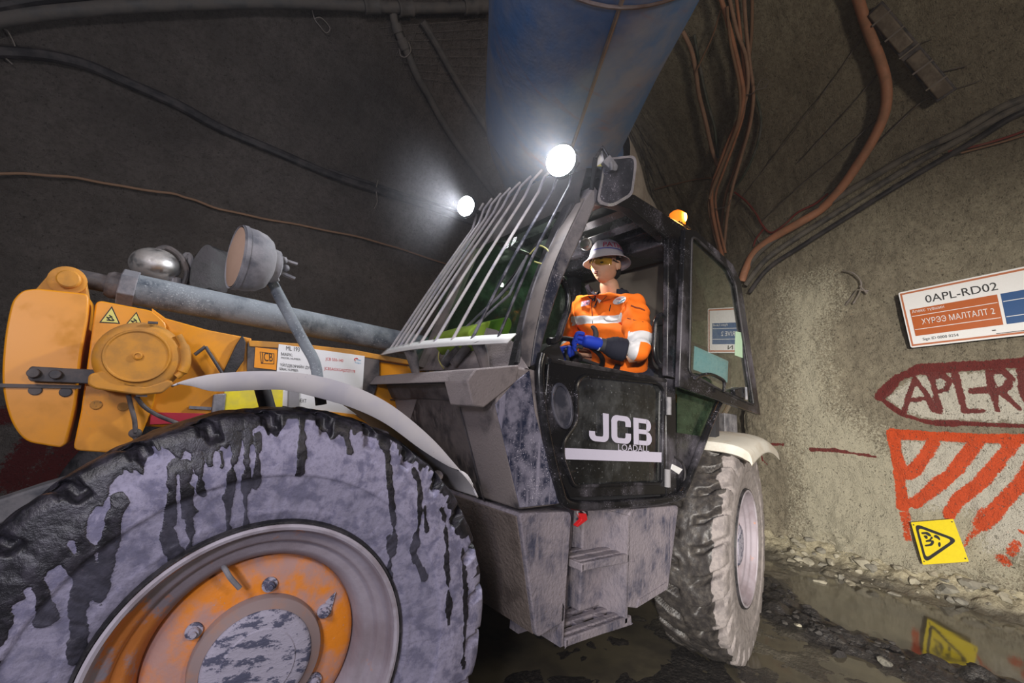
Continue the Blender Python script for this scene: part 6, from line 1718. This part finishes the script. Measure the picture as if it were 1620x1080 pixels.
for a0 in (0.12, 0.30, 0.5, 0.68, 0.86):
    MB().obox(A_.lerp(B_, a0) + nn_ * 0.05, ux_, ux_.cross(nn_), nn_, 0.008, 0.088, 0.025).build('lamp_clip', M_fix, tl)
o = run('rebar_hook', [(1333, 428), (1350, 432), (1362, 446), (1360, 462), (1350, 480)], 0.010, M_fix, 'bent steel bars sticking out of the rock by the sign board', 'bar', off=0.08)
MB().tube([onwall(1374, 460, 0.06), onwall(1356, 458, 0.10), onwall(1338, 482, 0.03)], 0.010, 6).tube([onwall(1360, 452, 0.10), onwall(1372, 464, 0.08)], 0.010, 6).build('cross_bar', M_fix, o)

# ================================================================== signs
SX = XW - 0.10
def wp_(x, y): return at(x, y, 0, SX)
tl_, bl_ = wp_(1421, 463), wp_(1441, 550)
tr_ = wp_(1620, 421.5); br_ = wp_(1620, 530)
# straight board: carry the two edges on to the far end seen in the door glass
YE = -1.86
def ext(p, q): return p + (q - p) * ((YE - p.y) / (q.y - p.y))
tre, bre = ext(tl_, tr_), ext(bl_, br_)
SB = lambda a, b: (bl_ * (1 - a) + bre * a) * (1 - b) + (tl_ * (1 - a) + tre * a) * b
ofs = Vector((-0.004, 0, 0))
board = MB().prism(rpoly([SB(0, 0), SB(1, 0), SB(1, 1), SB(0, 1)], 0.02, 3), (0.008, 0, 0)).build('direction_sign', M_paper)
tag(board, 'white sign board with orange and blue fields and black lettering on the right wall', 'sign')
def quad_(a0, a1, b0, b1, lift): return [SB(a, b) + Vector((-lift, 0, 0)) for a, b in ((a0, b0), (a1, b0), (a1, b1), (a0, b1))]
def field(nm, a0, a1, b0, b1, mat, lift=0.002): return MB().add(quad_(a0, a1, b0, b1, lift), [(0, 1, 2, 3)]).build(nm, mat, board, smooth=0)
M_sgor = plain('sign_orange', lin(176, 84, 8), 0.45, grain=0.06); M_sgbl = plain('sign_blue', lin(6, 70, 128), 0.45, grain=0.06); M_sgbr = plain('sign_border', lin(176, 100, 60), 0.5, grain=0)
MB().frame([SB(a, b) + Vector((-.0015, 0, 0)) for a, b in ((0.008, 0.025), (0.992, 0.025), (0.992, 0.975), (0.008, 0.975))], [SB(a, b) + Vector((-.0015, 0, 0)) for a, b in ((0.018, 0.055), (0.982, 0.055), (0.982, 0.945), (0.018, 0.945))], (-0.001, 0, 0)).build('sign_border', M_sgbr, board, smooth=0)
field('orange_field', 0.040, 0.475, 0.19, 0.66, M_sgor); field('blue_field', 0.49, 0.955, 0.19, 0.66, M_sgbl)
for b in (0.30, 0.535):
    field('white_rule', 0.045, 0.470, b - 0.005, b + 0.005, M_paper, 0.0035); field('white_rule', 0.495, 0.95, b - 0.005, b + 0.005, M_paper, 0.0035)
def slet(s, a0, a1, b0, b1, mat, bold=0.0, nm='sign_lettering'):
    z_ = Vector((-0.0045, 0, 0)); text(s, SB(a0, b0) + z_, SB(a1, b0) + z_, SB(a0, b1) + z_, mat, board, nm, bold)
slet('0APL-RD02', 0.135, 0.485, 0.725, 0.855, M_ink, 0.03)
slet('Апекс түвшин', 0.050, 0.22, 0.575, 0.645, M_paper, 0.0)
slet('ХҮРЭЭ МАЛТАЛТ 2', 0.09, 0.45, 0.37, 0.47, M_paper, 0.03)
slet('RIM DRIVE 2', 0.60, 0.865, 0.37, 0.47, M_paper, 0.025)
slet('Apex Level', 0.80, 0.945, 0.575, 0.645, M_paper, 0.01)
slet('Sign ID 0000 0254', 0.075, 0.26, 0.085, 0.145, M_ink, 0.0)
field('dash', 0.42, 0.437, 0.115, 0.13, M_ink, 0.0035); field('dash', 0.435, 0.60, 0.062, 0.072, M_ink, 0.0035)
slet('-001N', 0.61, 0.80, 0.075, 0.165, M_ink, 0.02)
tri = None
# yellow warning board leaning at the foot of the wall
yz = [(1441, 826), (1508, 820.5), (1533, 888), (1460, 893)]
Y3 = []
for (x, y), lean in zip(yz, (0.06, 0.06, 0.17, 0.17)): Y3.append(at(x, y, 0, XW - lean - 0.02))
yb = MB().prism(rpoly(Y3, 0.006, 2), (0.006, 0, -0.002)).build('warning_sign', plain('warning_board_yellow', lin(238, 214, 24), 0.45, grain=0.1))
tag(yb, 'yellow warning sign with black triangle leaning at the foot of the wall', 'sign')
YB = lambda a, b: (Y3[3] * (1 - a) + Y3[2] * a) * (1 - b) + (Y3[0] * (1 - a) + Y3[1] * a) * b
yl = Vector((-0.003, 0, 0.0015))
def yp(l): return [YB(a, b) + yl for a, b in l]
to = rpoly(yp([(0.08, 0.97), (0.95, 0.50), (0.06, 0.03)]), 0.06, 5); ti = rpoly(yp([(0.135, 0.86), (0.82, 0.50), (0.12, 0.14)]), 0.04, 5)
MB().frame(to, ti, yl * 0.3).build('black_triangle', M_ink, yb, smooth=0)
def ink(nm, l): MB().prism(rpoly(yp(l), 0.012, 2), yl * 0.4).build(nm, M_ink, yb, smooth=0)
ink('pictogram', [(0.17, 0.74), (0.33, 0.74), (0.38, 0.68), (0.39, 0.62), (0.31, 0.64), (0.28, 0.69), (0.18, 0.69)])
ink('pictogram', [(0.20, 0.66), (0.30, 0.66), (0.29, 0.58), (0.24, 0.57)])
ink('pictogram', [(0.22, 0.54), (0.32, 0.56), (0.40, 0.56), (0.41, 0.62), (0.36, 0.62), (0.35, 0.50), (0.30, 0.45), (0.17, 0.44), (0.17, 0.40), (0.34, 0.41), (0.41, 0.48), (0.40, 0.54), (0.22, 0.50)])
ink('pictogram', [(0.44, 0.64), (0.50, 0.66), (0.56, 0.60), (0.56, 0.52), (0.52, 0.53), (0.49, 0.58), (0.44, 0.59)])
ink('pictogram', [(0.48, 0.46), (0.54, 0.49), (0.54, 0.42), (0.50, 0.36), (0.47, 0.38)])
for a, b in ((0.05, 0.93), (0.95, 0.93), (0.95, 0.07), (0.05, 0.07)):
    MB().lathe([(0, 0.002), (0.006, 0.002), (0.006, -0.002)], YB(a, b) + yl, (-1, 0, 0), 10).build('nail_hole', M_ink, yb)

# ================================================================== broken rock on the floor
M_rock = dirty('pale_rock', lin(140, 135, 120), 0.95, dust=lin(176, 170, 152), amt=0.6, scale=9, up=0.4, bump=0.6, bscale=45)
M_rockgrey = dirty('grey_rock', lin(112, 110, 104), 0.9, dust=lin(150, 146, 134), amt=0.6, scale=9, up=0.4, bump=0.6, bscale=45)
M_rockdark = dirty('wet_dark_rock', lin(46, 43, 43), 0.65, dust=lin(84, 80, 76), amt=0.3, scale=9, bump=0.7, bscale=45)
def rock(c, r, mat, seed, flat=0.6, name='rock'):
    bm = bmesh.new(); bmesh.ops.create_icosphere(bm, subdivisions=2 if r < 0.07 else 3, radius=1.0)
    R_ = random.Random(seed); ofs_ = Vector((R_.random() * 50, R_.random() * 50, R_.random() * 50))
    sx, sy, sz = R_.uniform(0.8, 1.35), R_.uniform(0.75, 1.15), flat * R_.uniform(0.8, 1.2)
    planes = [(Vector((R_.gauss(0, 1), R_.gauss(0, 1), R_.gauss(0, 1))).normalized(), R_.uniform(0.45, 0.78)) for _ in range(11)]
    rz = Matrix.Rotation(R_.random() * 6.28, 3, 'Z')
    vs = []
    for v in bm.verts:
        p = v.co.copy()
        for n_, d_ in planes:
            k = p.dot(n_)
            if k > d_: p -= n_ * (k - d_)
        p = rz @ Vector((p.x * sx, p.y * sy, p.z * sz))
        vs.append(Vector(c) + p * r)
    fs = [tuple(v.index for v in f.verts) for f in bm.faces]; bm.free()
    return MB().add(vs, fs).build(name, mat, None, smooth=12)
def onfloor(x, y):
    h = FBV.ray_cast(CAM_C, ray(x, y).normalized())[0]
    return h if h is not None else at(x, y, 2, 0.0)
BIG = [(1500, 935, 0.10, 'grey', 'flat grey rock at the edge of the puddle under the yellow sign'), (1480, 905, 0.0, None, None), (1570, 905, 0.26, 'grey', 'largest rounded grey boulder on the bank right of the yellow sign'),
       (1437, 890, 0.16, 'pale', 'pale rock against the wall left of the yellow sign'), (1535, 925, 0.09, 'grey', 'small grey rock in front of the largest boulder'), (1297, 923, 0.055, 'pale', 'pale angular stone alone on the mud beside the rear wheel'),
       (1270, 845, 0.06, 'pale', 'pale stone in the corner behind the rear wheel'), (1405, 880, 0.07, 'grey', 'dark grey stone left of the pale rock'), (1252, 888, 0.05, 'pale', 'flat pale stone near the rear wheel tyre'),
       (1330, 915, 0.05, 'grey', 'green grey flat stone beside the pale angular stone'), (1262, 990, 0.035, 'pale', 'small pale stone on the dark mud ridge'), (1330, 1038, 0.06, 'dark', 'wet dark stone at the end of the mud ridge'), (1400, 1050, 0.045, 'grey', 'round grey stone in the wet mud ridge'),
       (1350, 900, 0.0, None, None), (1320, 860, 0.08, 'pale', 'pale rock fragment at the foot of the wall by the corner'), (1365, 893, 0.10, 'pale', 'long pale slab lying in front of the wall')]
MR = dict(pale=M_rock, grey=M_rockgrey, dark=M_rockdark)
for i, (x, y, r, k, lb) in enumerate(BIG):
    if not k: continue
    p = onfloor(x, y)
    tag(rock(p + Vector((0, 0, r * 0.18)), r, MR[k], 100 + i, 0.62), lb, 'rock')
R_ = random.Random(5)
for i in range(235):
    x = R_.uniform(1225, 1640); base = 838 + (x - 1225) * 0.20
    y = base + R_.gauss(0, 1) * 15 + R_.random() ** 2 * 55
    r = 0.012 + 0.06 * R_.random() ** 3
    p = onfloor(x, y)
    if p.x > 6.3: continue
    tag(rock(p + Vector((0, 0, r * 0.2)), r, MR['pale' if R_.random() < 0.65 else 'grey'], 200 + i, 0.65, 'stone'), 'loose pale stone in the rubble along the foot of the right wall', 'stone', 'rubble along the foot of the wall')
for i in range(90):
    k = R_.random() * (len(RIDGE) - 1); a = int(k); f_ = k - a
    x = RIDGE[a][0] * (1 - f_) + RIDGE[a + 1][0] * f_ + R_.gauss(0, 0.14); y = RIDGE[a][1] * (1 - f_) + RIDGE[a + 1][1] * f_ + R_.gauss(0, 0.14)
    h = float(hfloor(np.array([x]), np.array([y]))[0]); r = 0.012 + 0.03 * R_.random() ** 2
    tag(rock((x, y, h + r * 0.2), r, M_rockdark if R_.random() < 0.96 else M_rockgrey, 400 + i, 0.5, 'mud_lump'), 'dark wet lump in the mud ridge beside the puddle', 'lump', 'lumps of the mud ridge')
